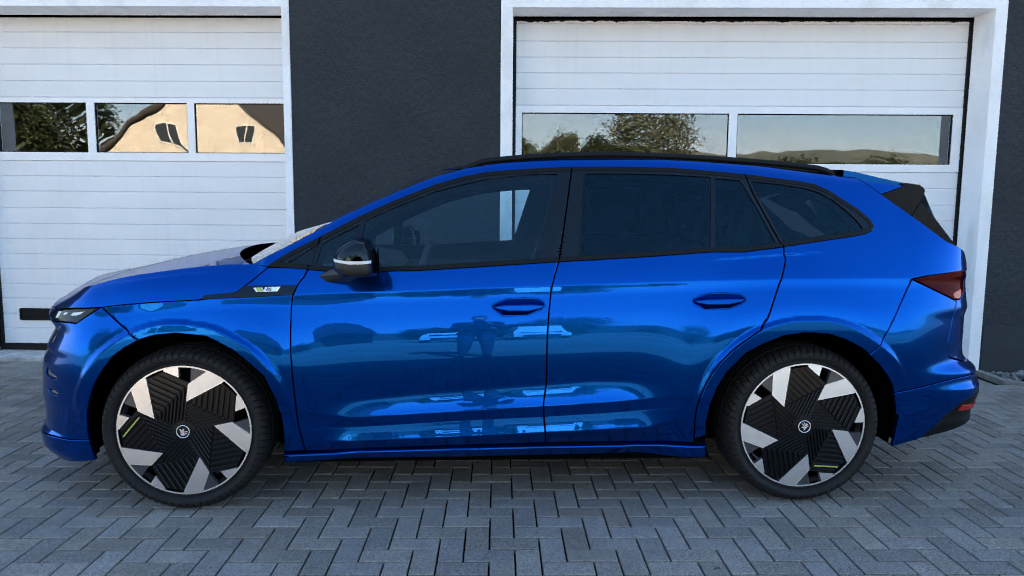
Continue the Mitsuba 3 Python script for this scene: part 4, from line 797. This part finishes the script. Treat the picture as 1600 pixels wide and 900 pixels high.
# lamps
cput(CAR + '__headlight', *panel(head.buffer(-.001), -.003, .003, .02, hs=.014, hz=.008), 'lamp_glass')
hk = [CAR + '__headlight', CAR + '__headlight_001']
for k, mir in zip(hk, (0, 1)):
    for n in ('lightstrip1', 'lightstrip2', 'lightstrip3'):
        P = panel(ok(Polygon(C(n))), -.001, .0008, .002, hs=.01, hz=.006); cput(k + '__light_strip', *(mirror(*P) if mir else P), 'white_gloss', False)
cput(CAR + '__tail_lamp', *panel(lamp.buffer(-.0015), .001, .004, .02, hs=.014, hz=.008), 'red_lamp')
P = panel(ok(Polygon(C('lampglow'))), .003, .001, .003, hs=.012, hz=.008)
for k, mir in ((CAR + '__tail_lamp', 0), (CAR + '__tail_lamp_001', 1)): cput(k + '__light_strip', *(mirror(*P) if mir else P), 'red_bright', False)
cput(CAR + '__rear_bumper__reflector', *panel(ok(Polygon(C('reflector'))), .002, .002, .006, hs=.014, hz=.006), 'red_bright')
sx, sz = CV['sensor'][0]
cput(CAR + '__rear_bumper__parking_sensor', *panel(Point(sx, sz).buffer(.0095), .001, .0012, .004, hs=.01, hz=.01), 'paint')
pk = tube([(3.50, -.60, .278), (3.60, -.585, .310), (3.655, -.55, .330)], [.006, .009, .009], 8); cmesh(CAR + '__rear_bumper__diffuser_strip', pk, 'chrome', 40, True)

# door mirrors
def mirror_body():
    o = np.array([(.694, 1.148), (.706, 1.166), (.724, 1.184), (.762, 1.205), (.792, 1.214), (.826, 1.207), (.848, 1.173), (.861, 1.127), (.86, 1.085), (.856, 1.059), (.786, 1.052), (.722, 1.058), (.689, 1.087), (.688, 1.12)])
    o = dens(Polygon(o).buffer(-.014).buffer(.014).exterior, .012, .012); c = np.array([.785, 1.118]); L = []
    for y, k, dx in ((-.945, .80, .012), (-.965, .93, .006), (-.99, .985, .002), (-1.03, 1., 0), (-1.07, 1., 0), (-1.105, .975, .004), (-1.13, .92, .010), (-1.15, .80, .020), (-1.162, .6, .03), (-1.167, .3, .035)):
        q = c + (o - c) * k; L.append(np.stack([q[:, 0] + dx * (1 - (q[:, 0] - .69) / .17), np.full(len(q), y), q[:, 1]], 1))
    g = np.array(L + [L[-1] * 0 + L[-1].mean(0)]); g = np.concatenate([g, g[:, :1]], 1); V, F, N = grid_surf(g)
    out = V - [.785, -1.05, 1.118]
    if (N * out).sum(1).mean() < 0: N = -N; F = F[:, ::-1]
    return V, F, N
mk = cput(CAR + '__door_mirror', *mirror_body(), 'gloss_black')
mb = manifold3d.Manifold.batch_hull([manifold3d.Manifold.sphere(r, 20).translate(p) for p, r in (((.635, -.905, 1.030), .018), ((.72, -.90, 1.028), .016), ((.66, -.93, 1.060), .016), ((.735, -.955, 1.062), .018), ((.74, -1.00, 1.066), .014), ((.78, -1.0, 1.070), .012), ((.60, -.895, 1.040), .010))])
me = mb.to_mesh(); mbm = trimesh.Trimesh(me.vert_properties[:, :3], me.tri_verts)
low = Polygon([(.692, 1.122), (.728, 1.116), (.78, 1.112), (.8575, 1.113), (.8615, 1.10), (.8605, 1.075), (.856, 1.0565), (.785, 1.049), (.722, 1.055), (.686, 1.085)])
ind = Polygon([(.694, 1.133), (.76, 1.126), (.852, 1.128), (.851, 1.116), (.776, 1.1135), (.70, 1.121)])
def on_mirror(poly, grow):
    v, f, n = mirror_body(); m = trimesh.Trimesh(v, f, process=True); c = np.array([.785, -1.05, 1.118]); m.vertices = c + (m.vertices - c) * (1 + grow)
    keep = shapely.contains_xy(poly, m.triangles_center[:, 0], m.triangles_center[:, 2]); return m
def mirror_band(poly, grow, bsdf, name, k, mir):
    P, t, D, O, loops = tri2(poly, .012, .006); q = c0 = None
    v, f, n = mirror_body(); from scipy.interpolate import LinearNDInterpolator
    selv = v[v[:, 1] < -1.0]; it = LinearNDInterpolator(selv[:, [0, 2]], selv[:, 1]); y = it(P[:, 0], P[:, 1]); y = np.where(np.isnan(y), -1.03, y) - grow
    A = np.stack([P[:, 0], y, P[:, 1]], 1); B = A + [0, .012, 0]; L = loops[0]; i = np.arange(len(L)); j = (i + 1) % len(L); n0 = len(A)
    F = np.vstack([t, np.stack([L[i], L[i] + n0, L[j] + n0], 1), np.stack([L[i], L[j] + n0, L[j]], 1)])
    m = trimesh.Trimesh(np.vstack([A, B]), F, process=False); V_, F_, N_ = vfn(m, 40)
    a_ = V_[F_]; fn_ = np.cross(a_[:, 1] - a_[:, 0], a_[:, 2] - a_[:, 0]); 
    if fn_[:len(t), 1].mean() > 0: F_ = F_[:, ::-1]; N_ = -N_
    cput(k + '__' + name, *(mirror(V_, F_, N_) if mir else (V_, F_, N_)), bsdf, False)
for k, mir in zip(mk, (0, 1)):
    V_, F_, N_ = vfn(mbm, 40); cput(k + '__foot', *(mirror(V_, F_, N_) if mir else (V_, F_, N_)), 'cladding', False)
    mirror_band(low, .0015, 'cladding', 'lower_shell', k, mir); mirror_band(ind, .004, 'white_gloss', 'turn_signal', k, mir)
    fo = dens(Polygon([(-.985, 1.064), (-1.105, 1.066), (-1.12, 1.12), (-1.09, 1.172), (-.985, 1.182), (-.965, 1.12)]).buffer(-.02).buffer(.02).exterior, .02, .02)
    fc = np.vstack([[.868, -1.05, 1.128], np.stack([np.full(len(fo), .868), fo[:, 0], fo[:, 1]], 1)]); ff = [[0, i + 1, (i + 1) % len(fo) + 1] for i in range(len(fo))]
    fm = trimesh.Trimesh(fc, ff, process=False); fm.apply_transform(trimesh.transformations.rotation_matrix(math.radians(11), [0, 0, 1], [.866, -1.055, 1.12]))
    V_, F_, N_ = vfn(fm, False) if False else (np.array(fm.vertices), np.array(fm.faces), np.tile(fm.face_normals[0], (len(fm.vertices), 1)))
    cput(k + '__mirror_glass', *(mirror(V_, F_, N_) if mir else (V_, F_, N_)), 'mirror_face', False)

# inner shell behind the skins: closes the shut lines, makes the window reveals and the door trims
whole = Polygon([(-.62, .20)] + [(-.62, .93)] + [p for p in C('ridge') if -.62 < p[0] < .28] + C('striptop')[:21] + [C('spoilerblue')[0]] + qr[:4] + [(3.62, 1.13), (3.62, .30), (3.3, .26)])
holes = [WINS[n].buffer(-.012) for n in ('fixedglass', 'frontglass', 'rearglass', 'rearglass2', 'quarterglass')]
sh = ok(whole).difference(archf.buffer(.004)).difference(archr.buffer(.004)).buffer(-.012)
for h in holes: sh = sh.difference(h)
for h in handles: sh = sh.difference(h.buffer(.01))
cput(CAR + '__inner_shell', *panel(sh, -.024, .0, .03, hs=.05, hz=.03), 'liner_black')
for k in (0, WB):
    li = lathe_y([(.445, -.81 if k == 0 else -.87), (.445, -.56), (.0, -.56)], 40, math.radians(-24 if k == 0 else -13), math.radians(192 if k == 0 else 204)); li.apply_translation([k, 0, .364]); cmesh(CAR + '__wheel_liner', li, 'liner_black', 30, True)
cmesh(CAR + '__underbody', cat([bx(-.62, 3.45, -.56, .56, .19, .30), bx(.46, 2.30, -.87, .87, .20, .27), bx(-.62, -.5, -.7, .7, .2, .8), bx(3.3, 3.45, -.7, .7, .3, .85)]), 'liner_black', False)

# cabin
def seat(x, y, w):
    m = [manifold3d.Manifold.batch_hull([manifold3d.Manifold.sphere(r, 16).translate(p) for p, r in q]) for q in (
        [((x, y - w, .52), .07), ((x, y + w, .52), .07), ((x + .48, y - w, .50), .07), ((x + .48, y + w, .50), .07)],
        [((x + .50, y - w, .55), .06), ((x + .50, y + w, .55), .06), ((x + .68, y - w * .8, 1.10), .045), ((x + .68, y + w * .8, 1.10), .045)],
        [((x + .70, y - .08, 1.18), .04), ((x + .70, y + .08, 1.18), .04), ((x + .73, y - .07, 1.32), .035), ((x + .73, y + .07, 1.32), .035)])]
    return cat([trimesh.Trimesh(q.to_mesh().vert_properties[:, :3], q.to_mesh().tri_verts) for q in m])
for x, y in ((1.02, -.37), (1.02, .37), (1.92, -.37), (1.92, .37)): cmesh(CAR + '__seat', seat(x, y, .17), 'interior', 40)
dash = side(extrude(Polygon([(.42, .62), (.42, 1.02), (.62, 1.075), (.78, 1.05), (.83, .98), (.80, .80), (.70, .62)]), -.80, .80)); cmesh(CAR + '__dashboard', dash, 'interior', 30)
th = np.linspace(0, 2 * np.pi, 49)
sw = tube(np.stack([.985 + .055 * np.sin(th), -.37 + .185 * np.cos(th), .985 + .175 * np.sin(th)], 1), .016, 10)
sw = cat([sw, tube([(.80, -.37, .93), (.97, -.37, .985)], .035, 12), tube([(.975, -.54, .985), (.965, -.20, .985)], .018, 8), tube([(.93, -.37, .83), (.965, -.37, .985)], .018, 8)])
cmesh(CAR + '__steering_wheel', sw, 'interior', 40)
cmesh(CAR + '__cabin_floor', cat([bx(.50, 2.26, -.80, .80, .30, .34), bx(2.26, 3.4, -.54, .54, .30, .34), bx(2.75, 3.35, -.54, .54, .34, .95)]), 'interior', False)
cmesh(CAR + '__headliner', cat([bx(1.15, 3.0, -.55, .55, 1.49, 1.50)]), 'interior', False)
for sy in (-1, 1): cmesh(CAR + '__door_trim', cat([bx(.72, 2.24, sy * .80 - .02, sy * .80 + .02, .40, .99), bx(2.24, 2.55, sy * .80 - .02, sy * .80 + .02, .84, .99)]), 'interior', False)
# ------------------------------------------------------------------ wheels (local: x to the rear, z up, outer face towards -y, hub at the origin)
RU = .2895
def wpoly(p): return Polygon([(RU * a, -RU * b) for a, b in p])
def rot(p, deg): return affinity.rotate(p, -deg, origin=(0, 0))     # clockwise as seen on the near side
disc_ = Point(0, 0).buffer(RU * .985, quad_segs=48)
INS = wpoly([(-.248, -.905), (.02, -.945), (.335, -.668), (.07, -.10), (-.05, -.06), (-.333, -.312)])
BLADE = wpoly([(-.52, -.90), (-.40, -1.05), (-.255, -1.1), (-.252, -.90), (-.336, -.315), (-.533, -.5)]).intersection(disc_)
TIP = wpoly([(.03, -.952), (.04, -1.1), (.26, -1.1), (.25, -.93), (.212, -.795)]).intersection(disc_)
FLANK = wpoly([(.42, -.88), (.50, -1.0), (.74, -.78), (.345, -.672), (.385, -.78)]).intersection(disc_)
def pw(poly, y0, y1):
    """extruded between y0 (outer, more negative) and y1"""
    m = extrude(poly, 0, y1 - y0); m.vertices = m.vertices[:, [0, 2, 1]]; m.vertices[:, 1] = y1 - m.vertices[:, 1]; m.fix_normals(); return m
def bevelled(poly, y0, y1, c=.0022):
    ms = []
    for g in getattr(poly, 'geoms', [poly]):
        if g.area < 1e-7: continue
        a = np.asarray(g.exterior.coords)[:-1]; 
        q = g.buffer(-c, join_style='mitre')
        if q.is_empty or q.geom_type != 'Polygon' or len(q.exterior.coords) != len(g.exterior.coords): ms.append(pw(g, y0, y1)); continue
        b = np.asarray(q.exterior.coords)[:-1]; k0 = np.argmin(((b - a[0]) ** 2).sum(1)); b = np.roll(b, -k0, 0)
        if ((b - a) ** 2).sum(1).max() > (8 * c) ** 2: ms.append(pw(g, y0, y1)); continue
        n = len(a); v = np.vstack([np.c_[a[:, 0], np.full(n, y0 + c), a[:, 1]], np.c_[b[:, 0], np.full(n, y0), b[:, 1]]]); i = np.arange(n); j = (i + 1) % n
        rim = trimesh.Trimesh(v, np.vstack([np.stack([i, j, n + j], 1), np.stack([i, n + j, n + i], 1)]), process=False)
        f = rim.face_normals; 
        if f[:, 1].mean() > 0: rim.invert()
        ms += [rim, pw(q, y0, y0 + .0005), pw(g, y0 + c, y1)]
    return cat(ms)
FACE = -.004
def insert_mesh():
    base = pw(INS, FACE + .0085, FACE + .020); out = [base]
    D_, C_, H_ = np.array([-.333, .312]) * RU, np.array([.335, .668]) * RU, np.array([.07, .10]) * RU
    below = INS.intersection(Polygon([tuple(D_), tuple(C_), tuple(C_ + [.2, -.2]), (.2, -.2), (-.2, -.2), tuple(D_ + [-.2, 0])])); above = INS.difference(below)
    def ribs(reg, dirv, step, w, through):
        d = np.array(dirv, float); d /= np.linalg.norm(d); n = np.array([-d[1], d[0]]); r = []
        for k in range(-20, 21):
            o = through + n * step * k; q = LineString([o - d, o + d]).buffer(w / 2, cap_style='flat').intersection(reg.buffer(-.002))
            for g in getattr(q, 'geoms', [q]):
                if g.geom_type == 'Polygon' and g.area > 1.2e-5: r.append(bevelled(g, FACE, FACE + .009, .0016))
        return r
    d1 = np.array([.265, .568]); d2 = np.array([.7, -.66])
    out += ribs(below, d1, .0148, .0086, (D_ + C_) / 2); 
    n1 = np.array([-d1[1], d1[0]]) / np.hypot(*d1); n2 = np.array([-d2[1], d2[0]]) / np.hypot(*d2); fd = (C_ - D_) / np.hypot(*(C_ - D_))
    step2 = .0148 / abs(fd @ n1) * abs(fd @ n2)
    out += ribs(above, d2, step2, step2 * .58, (D_ + C_) / 2)
    out.append(pw(INS.difference(INS.buffer(-.0035)), FACE + .002, FACE + .012))
    return cat(out)
def tyre_mesh():
    prof = [(.268, .034), (.282, .012), (.2903, .0015), (.2925, .005), (.3000, .005), (.3020, .000), (.3070, -.010), (.315, -.0175), (.325, -.0205), (.335, -.019), (.343, -.014), (.3495, -.006), (.3545, .004), (.3585, .014), (.3615, .025), (.3635, .040), (.3642, .056), (.3642, .058), (.3575, .059), (.3575, .067), (.3645, .068),
            (.3648, .090), (.3648, .105), (.3575, .106), (.3575, .114), (.3648, .115), (.3648, .142), (.3575, .143), (.3575, .151), (.3645, .152), (.364, .175), (.3605, .195), (.352, .212), (.338, .222), (.315, .224), (.290, .214), (.270, .205)]
    p = np.array(prof); n = 630; m = lathe_y(p, n); v = m.vertices.reshape(n, len(p), 3); th = np.arctan2(v[..., 2], v[..., 0]); r = np.hypot(v[..., 0], v[..., 2])
    u = (th / (2 * np.pi) * 70 + np.arange(len(p))[None] * .055) % 1
    shoulder = ((np.arange(len(p)) >= 9) & (np.arange(len(p)) <= 16)) | ((np.arange(len(p)) >= 30) & (np.arange(len(p)) <= 33))
    cutd = np.where(shoulder[None] & (u < .17), np.where(np.arange(len(p))[None] < 11, .0035, .0065), 0)
    k = (r - cutd) / r; v[..., 0] *= k; v[..., 2] *= k
    v[..., 1] += np.where((cutd > 0) & (np.arange(len(p))[None] < 14), .0055, 0)
    m.vertices = v.reshape(-1, 3); m.vertices[:, 2] = np.maximum(m.vertices[:, 2], -.3632); m.fix_normals(); return m
def tyre_text(txt, a0, h, r0):
    m = meshkit.text_mesh(txt, h, .0010, bold=True); m = m.subdivide(); v = m.vertices; L = v[:, 0].max()
    th = math.radians(90 - a0) - (v[:, 0] - L / 2) / r0; r = r0 + v[:, 1]; y = np.interp(r, [.3005, .306, .315, .325, .335, .343, .3495], [.001, -.010, -.0175, -.0205, -.019, -.014, -.006])
    m.vertices = np.stack([r * np.cos(th), y + .0002 - v[:, 2] * 1.6, r * np.sin(th)], 1); m.fix_normals(); return m
W = {}
W['tyre'] = (tyre_mesh(), 'rubber', 50)
W['insert'] = (insert_mesh(), 'rim_black', False)
W['blade'] = (bevelled(BLADE, FACE - .001, FACE + .022), 'silver', 25)
W['tip'] = (bevelled(TIP, FACE - .001, FACE + .022), 'silver', 25)
W['flank'] = (pw(FLANK, FACE + .006, FACE + .026), 'rim_grey', False)
W['rim'] = (lathe_y([(.2903, .002), (.2898, -.003), (.2865, -.004), (.2845, -.001), (.2825, .010), (.272, .035), (.258, .075), (.250, .12), (.250, .19)], 120), 'barrel', 40)
W['rim_edge'] = (lathe_y([(.2900, -.0030), (.2890, -.0052), (.2825, -.0054), (.2815, -.0020)], 160), 'silver', 40)
W['backplate'] = (lathe_y([(.243, .12), (.0, .12)], 60), 'matt_black', 30)
W['brake_disc'] = (lathe_y([(.178, .085), (.178, .072), (.172, .070), (.10, .070), (.09, .06), (.0, .06)], 80), 'disc', 30)
cal = trimesh.creation.box([.07, .06, .20]); cal.apply_translation([.155, .075, .0]); W['brake_caliper'] = (cal, 'matt_black', False)
W['hub'] = (cat([lathe_y([(.050, .02), (.049, .000), (.046, -.004), (.030, -.005), (.0, -.005)], 48), pw(Point(0, 0).buffer(.055), 0, .03)]), 'rim_black', 30)
W['cap'] = (cat([lathe_y([(.0290, -.004), (.0290, -.0085), (.0272, -.0095), (.0255, -.0085), (.0250, -.0068)], 48)]), 'silver', 40)
W['cap_disc'] = (lathe_y([(.0255, -.0066), (.0, -.0066)], 40), 'rim_black', 30)
# the emblem on the cap: a winged arrow, feathers up to the left
q = .0225
E_body = Polygon([(-.62, -.05), (-.30, -.05), (-.05, .12), (.10, .42), (.30, .78), (.44, .70), (.36, .40), (.60, .58), (.70, .42), (.46, .14), (.78, .20), (.80, .04), (.45, -.20), (.20, -.50), (-.02, -.82), (-.16, -.78), (-.10, -.45), (-.30, -.30), (-.66, -.22)])
E_feather = Polygon([(-.62, .62), (-.42, .75), (-.12, .30), (-.30, .18)]).union(Polygon([(-.20, .86), (.04, .88), (.06, .48), (-.06, .36)]))
EMB = affinity.scale(E_body.difference(Point(.22, .12).buffer(.10)).union(E_feather), q, q, origin=(0, 0))
W['emblem'] = (pw(EMB, -.0082, -.0064), 'silver', False)
W['accent'] = (pw(LineString([(.215 * RU, .645 * RU), (-.085 * RU, .90 * RU)]).buffer(.0028, cap_style='flat'), FACE - .0025, FACE + .010), 'lime', False)
for k_ in ('insert', 'blade', 'tip', 'flank', 'hub', 'cap', 'cap_disc', 'emblem', 'accent'):     # the face of the wheel is slightly domed
    v_ = W[k_][0].vertices; v_[:, 1] += .013 * (np.hypot(v_[:, 0], v_[:, 2]) ** 2 / RU ** 2 - 1)
PLYS = {k: mikit.ply(m, b, s) for k, (m, b, s) in W.items()}
TX = {'r': [('SCORPION', 22, .0135, .3185), ('255/40 R21', 118, .0105, .3200), ('SCORPION', 205, .0135, .3185)], 'f': [('235/45 R21', 4, .0105, .3200), ('SCORPION', 100, .0135, .3185), ('SCORPION', 280, .0135, .3185)]}
TXP = {k: mikit.ply(cat([tyre_text(*a) for a in v]), 'tread', False) for k, v in TX.items()}
RY = lambda a: T().rotate([0, 1, 0], a)
def wheel(x, side_, spin, acc, fr):
    key = numbered('car__wheel'); yf = -.911
    base = T(CARM) @ (T().translate([x, yf, .3625]) if side_ < 0 else T().translate([x, -yf, .3625]) @ T().rotate([0, 0, 1], 180))
    sp = base @ RY(spin)
    def add(n, p, m): scene[numbered(f'{key}__{n}')] = {**p, 'to_world': m}
    add('tyre', PLYS['tyre'], base); add('tyre_lettering', TXP['r' if fr else 'f'], base)
    add('rim', PLYS['rim'], sp); add('rim_edge', PLYS['rim_edge'], sp); add('brake_disc', PLYS['brake_disc'], base); add('brake_caliper', PLYS['brake_caliper'], base); add('backplate', PLYS['backplate'], base)
    for k in range(5):
        m = sp @ RY(72 * k)
        add('spoke_cover', PLYS['insert'], m); add('spoke_blade', PLYS['blade'], m); add('spoke_tip', PLYS['tip'], m); add('spoke_flank', PLYS['flank'], m)
    add('hub', PLYS['hub'], sp); add('hub_cap', PLYS['cap'], sp); add('hub_cap_disc', PLYS['cap_disc'], sp); add('emblem', PLYS['emblem'], sp); add('accent', PLYS['accent'], sp @ RY(acc * 72))
wheel(0, -1, 126, 2, 0); wheel(WB, -1, 0, 2, 1); wheel(0, 1, 30, 2, 0); wheel(WB, 1, 80, 2, 1)
# ------------------------------------------------------------------ small things on the paving
M['dry_leaf'] = prin((.30, .14, .05), .8, .2)
M['dark_bit'] = prin((.02, .018, .016), .9, .1)
def leaf(x, y, r, rz, z=.004):
    t = np.linspace(0, 1, 13); w = np.sin(np.pi * t) ** .8 * (.36 + .10 * np.cos(9 * np.pi * t)); P = []
    for a, b in zip(t, w): P.append([[a - .5, s_ * b, .10 * s_ * s_ * b + .16 * (a - .5) ** 2 + .05 * math.sin(5 * a + s_)] for s_ in (-1, -.5, 0, .5, 1)])
    V, F, N = grid_surf(np.array(P)); m = trimesh.Trimesh(V * r, F, process=False); m = cat([m, tube(np.array([(-.5, 0, .04), (-.62, .02, .06), (-.76, .06, .03)]) * r, .012 * r, 6)])
    m.apply_transform(trimesh.transformations.rotation_matrix(rz, [0, 0, 1])); m.apply_translation([x, y, z]); return m
scene['fallen_leaf'] = mikit.ply(leaf(-3.99, 5.44, .075, .6), 'dry_leaf', True); labels['fallen_leaf'] = {'label': 'small dry orange-brown leaf lying on the paving left of the car nose', 'category': 'leaf'}
scene['twig'] = mikit.ply(tube([(.765, 2.565, .004), (.775, 2.572, .006), (.79, 2.574, .004)], [.0016, .002, .0014], 6), 'dark_bit', 30); labels['twig'] = {'label': 'tiny dark twig on the paving in front of the rear door', 'category': 'twig'}

# ------------------------------------------------------------------ the photographer, standing behind the camera, who shows only in the mirrors of the place
M['skin'] = prin((.50, .30, .22), .55, .4); M['navy_cloth'] = prin(proc(lambda p, n, uv: mi.Color3f(.022, .028, .05) * (.7 + .6 * noise(p.x * 200, p.y * 200, p.z * 200))), .9, .2)
M['denim'] = prin(proc(lambda p, n, uv: mi.Color3f(.05, .07, .12) * (.7 + .6 * noise(p.x * 260, p.y * 260, p.z * 260))), .9, .2); M['hair'] = prin((.04, .028, .02), .6, .3); M['shoe'] = prin((.05, .05, .05), .6, .3)
def bones(bs, grow=0., edge=.018, it=6):
    Mf = manifold3d.Manifold; u = Mf()
    for a, ra, b, rb in bs: u += Mf.batch_hull([Mf.sphere(ra + grow, 16).translate(a), Mf.sphere(rb + grow, 16).translate(b)])
    q = u.refine_to_length(edge).to_mesh(); m = trimesh.Trimesh(q.vert_properties[:, :3], q.tri_verts); trimesh.smoothing.filter_taubin(m, iterations=it); return m
def photographer(ox, oy):
    o = np.array([ox, oy, 0.]); P_ = lambda x, y, z: tuple(o + [x, y, z]); B = []
    pel, chest, neck, head = P_(0, -.04, .95), P_(0, -.03, 1.30), P_(0, .00, 1.50), P_(0, .035, 1.64)
    torso = [(P_(-.09, -.04, .95), .105, P_(.09, -.04, .95), .105), (pel, .125, P_(0, -.04, 1.12), .12), (P_(0, -.04, 1.12), .12, chest, .13), (P_(-.10, -.02, 1.36), .085, P_(.10, -.02, 1.36), .085), (P_(-.17, -.01, 1.42), .062, P_(.17, -.01, 1.42), .062)]
    legs, arms, hands, shoes = [], [], [], []
    for s in (-1, 1):
        legs += [(P_(s * .09, -.04, .92), .095, P_(s * .11, .0, .50), .062), (P_(s * .11, .0, .50), .060, P_(s * .12, -.04, .10), .040)]
        shoes += [(P_(s * .12, -.05, .045), .042, P_(s * .135, .12, .032), .032), (P_(s * .12, -.05, .075), .04, P_(s * .12, -.03, .11), .04)]
        el, wr = P_(s * .24, .10, 1.15), P_(s * .115, .36, 1.275)
        arms += [(P_(s * .19, -.01, 1.41), .058, el, .044), (el, .044, wr, .030)]
        hands += [(wr, .026, P_(s * .098, .405, 1.30), .022), (P_(s * .098, .405, 1.30), .022, P_(s * .092, .425, 1.335), .020)]
        for k in range(4):
            z = 1.305 + .022 * k; a, b, c = P_(s * .098, .435, z), P_(s * (.088 - .004 * k), .462, z + .004), P_(s * (.070 - .006 * (k % 2)), .466, z + .006); hands += [(P_(s * .095, .42, 1.32), .012, a, .0095), (a, .0095, b, .0085), (b, .0085, c, .0075)]
        t0, t1 = P_(s * .082, .405, 1.325), P_(s * .060, .415, 1.345); hands += [(P_(s * .096, .40, 1.305), .012, t0, .010), (t0, .010, t1, .0085)]
    face = [(neck, .052, P_(0, .01, 1.56), .055), (P_(0, .02, 1.66), .088, P_(0, .045, 1.60), .064), (P_(0, .05, 1.60), .06, P_(0, .075, 1.565), .038), (P_(0, .115, 1.625), .012, P_(0, .130, 1.605), .014), (P_(-.012, .108, 1.572), .011, P_(.012, .108, 1.572), .011)]
    for s in (-1, 1): face += [(P_(s * .088, .02, 1.635), .014, P_(s * .086, .015, 1.60), .010), (P_(s * .032, .098, 1.648), .016, P_(s * .036, .098, 1.648), .015)]
    key = 'person'; labels[key] = {'label': 'person in navy jacket and jeans holding up a phone, seen only mirrored', 'category': 'person'}
    body = bones(torso + legs + arms + face, -.006); scene[key] = mikit.ply(cat([body, bones(hands, 0, .005, 4)]), 'skin', True)
    cut_ = [(a, ra, b, rb) for a, ra, b, rb in arms]
    scene[key + '__jacket'] = mikit.ply(bones(torso + cut_ + [(P_(0, -.01, 1.46), .07, P_(0, 0, 1.49), .064)], .010), 'navy_cloth', True)
    scene[key + '__trousers'] = mikit.ply(bones([(P_(-.07, -.04, .93), .11, P_(.07, -.04, .93), .11)] + legs, .009), 'denim', True)
    scene[key + '__shoe'] = mikit.ply(bones(shoes[:2], 0), 'shoe', True); scene[key + '__shoe_001'] = mikit.ply(bones(shoes[2:], 0), 'shoe', True)
    scene[key + '__hair'] = mikit.ply(bones([(P_(0, .0, 1.69), .088, P_(0, -.02, 1.64), .082), (P_(0, .045, 1.725), .05, P_(0, -.02, 1.71), .07)], .004), 'hair', True)
    ph = manifold3d.Manifold.batch_hull([manifold3d.Manifold.sphere(.004, 10).translate(P_(sx * .078, .455 + .0, 1.345 + sz * .036)) for sx in (-1, 1) for sz in (-1, 1)]).to_mesh()
    scene['phone'] = mikit.ply(trimesh.Trimesh(ph.vert_properties[:, :3], ph.tri_verts), 'gloss_black', 30); labels['phone'] = {'label': 'black phone held level in both hands of the person, seen only mirrored', 'category': 'phone'}
photographer(0., -.49)
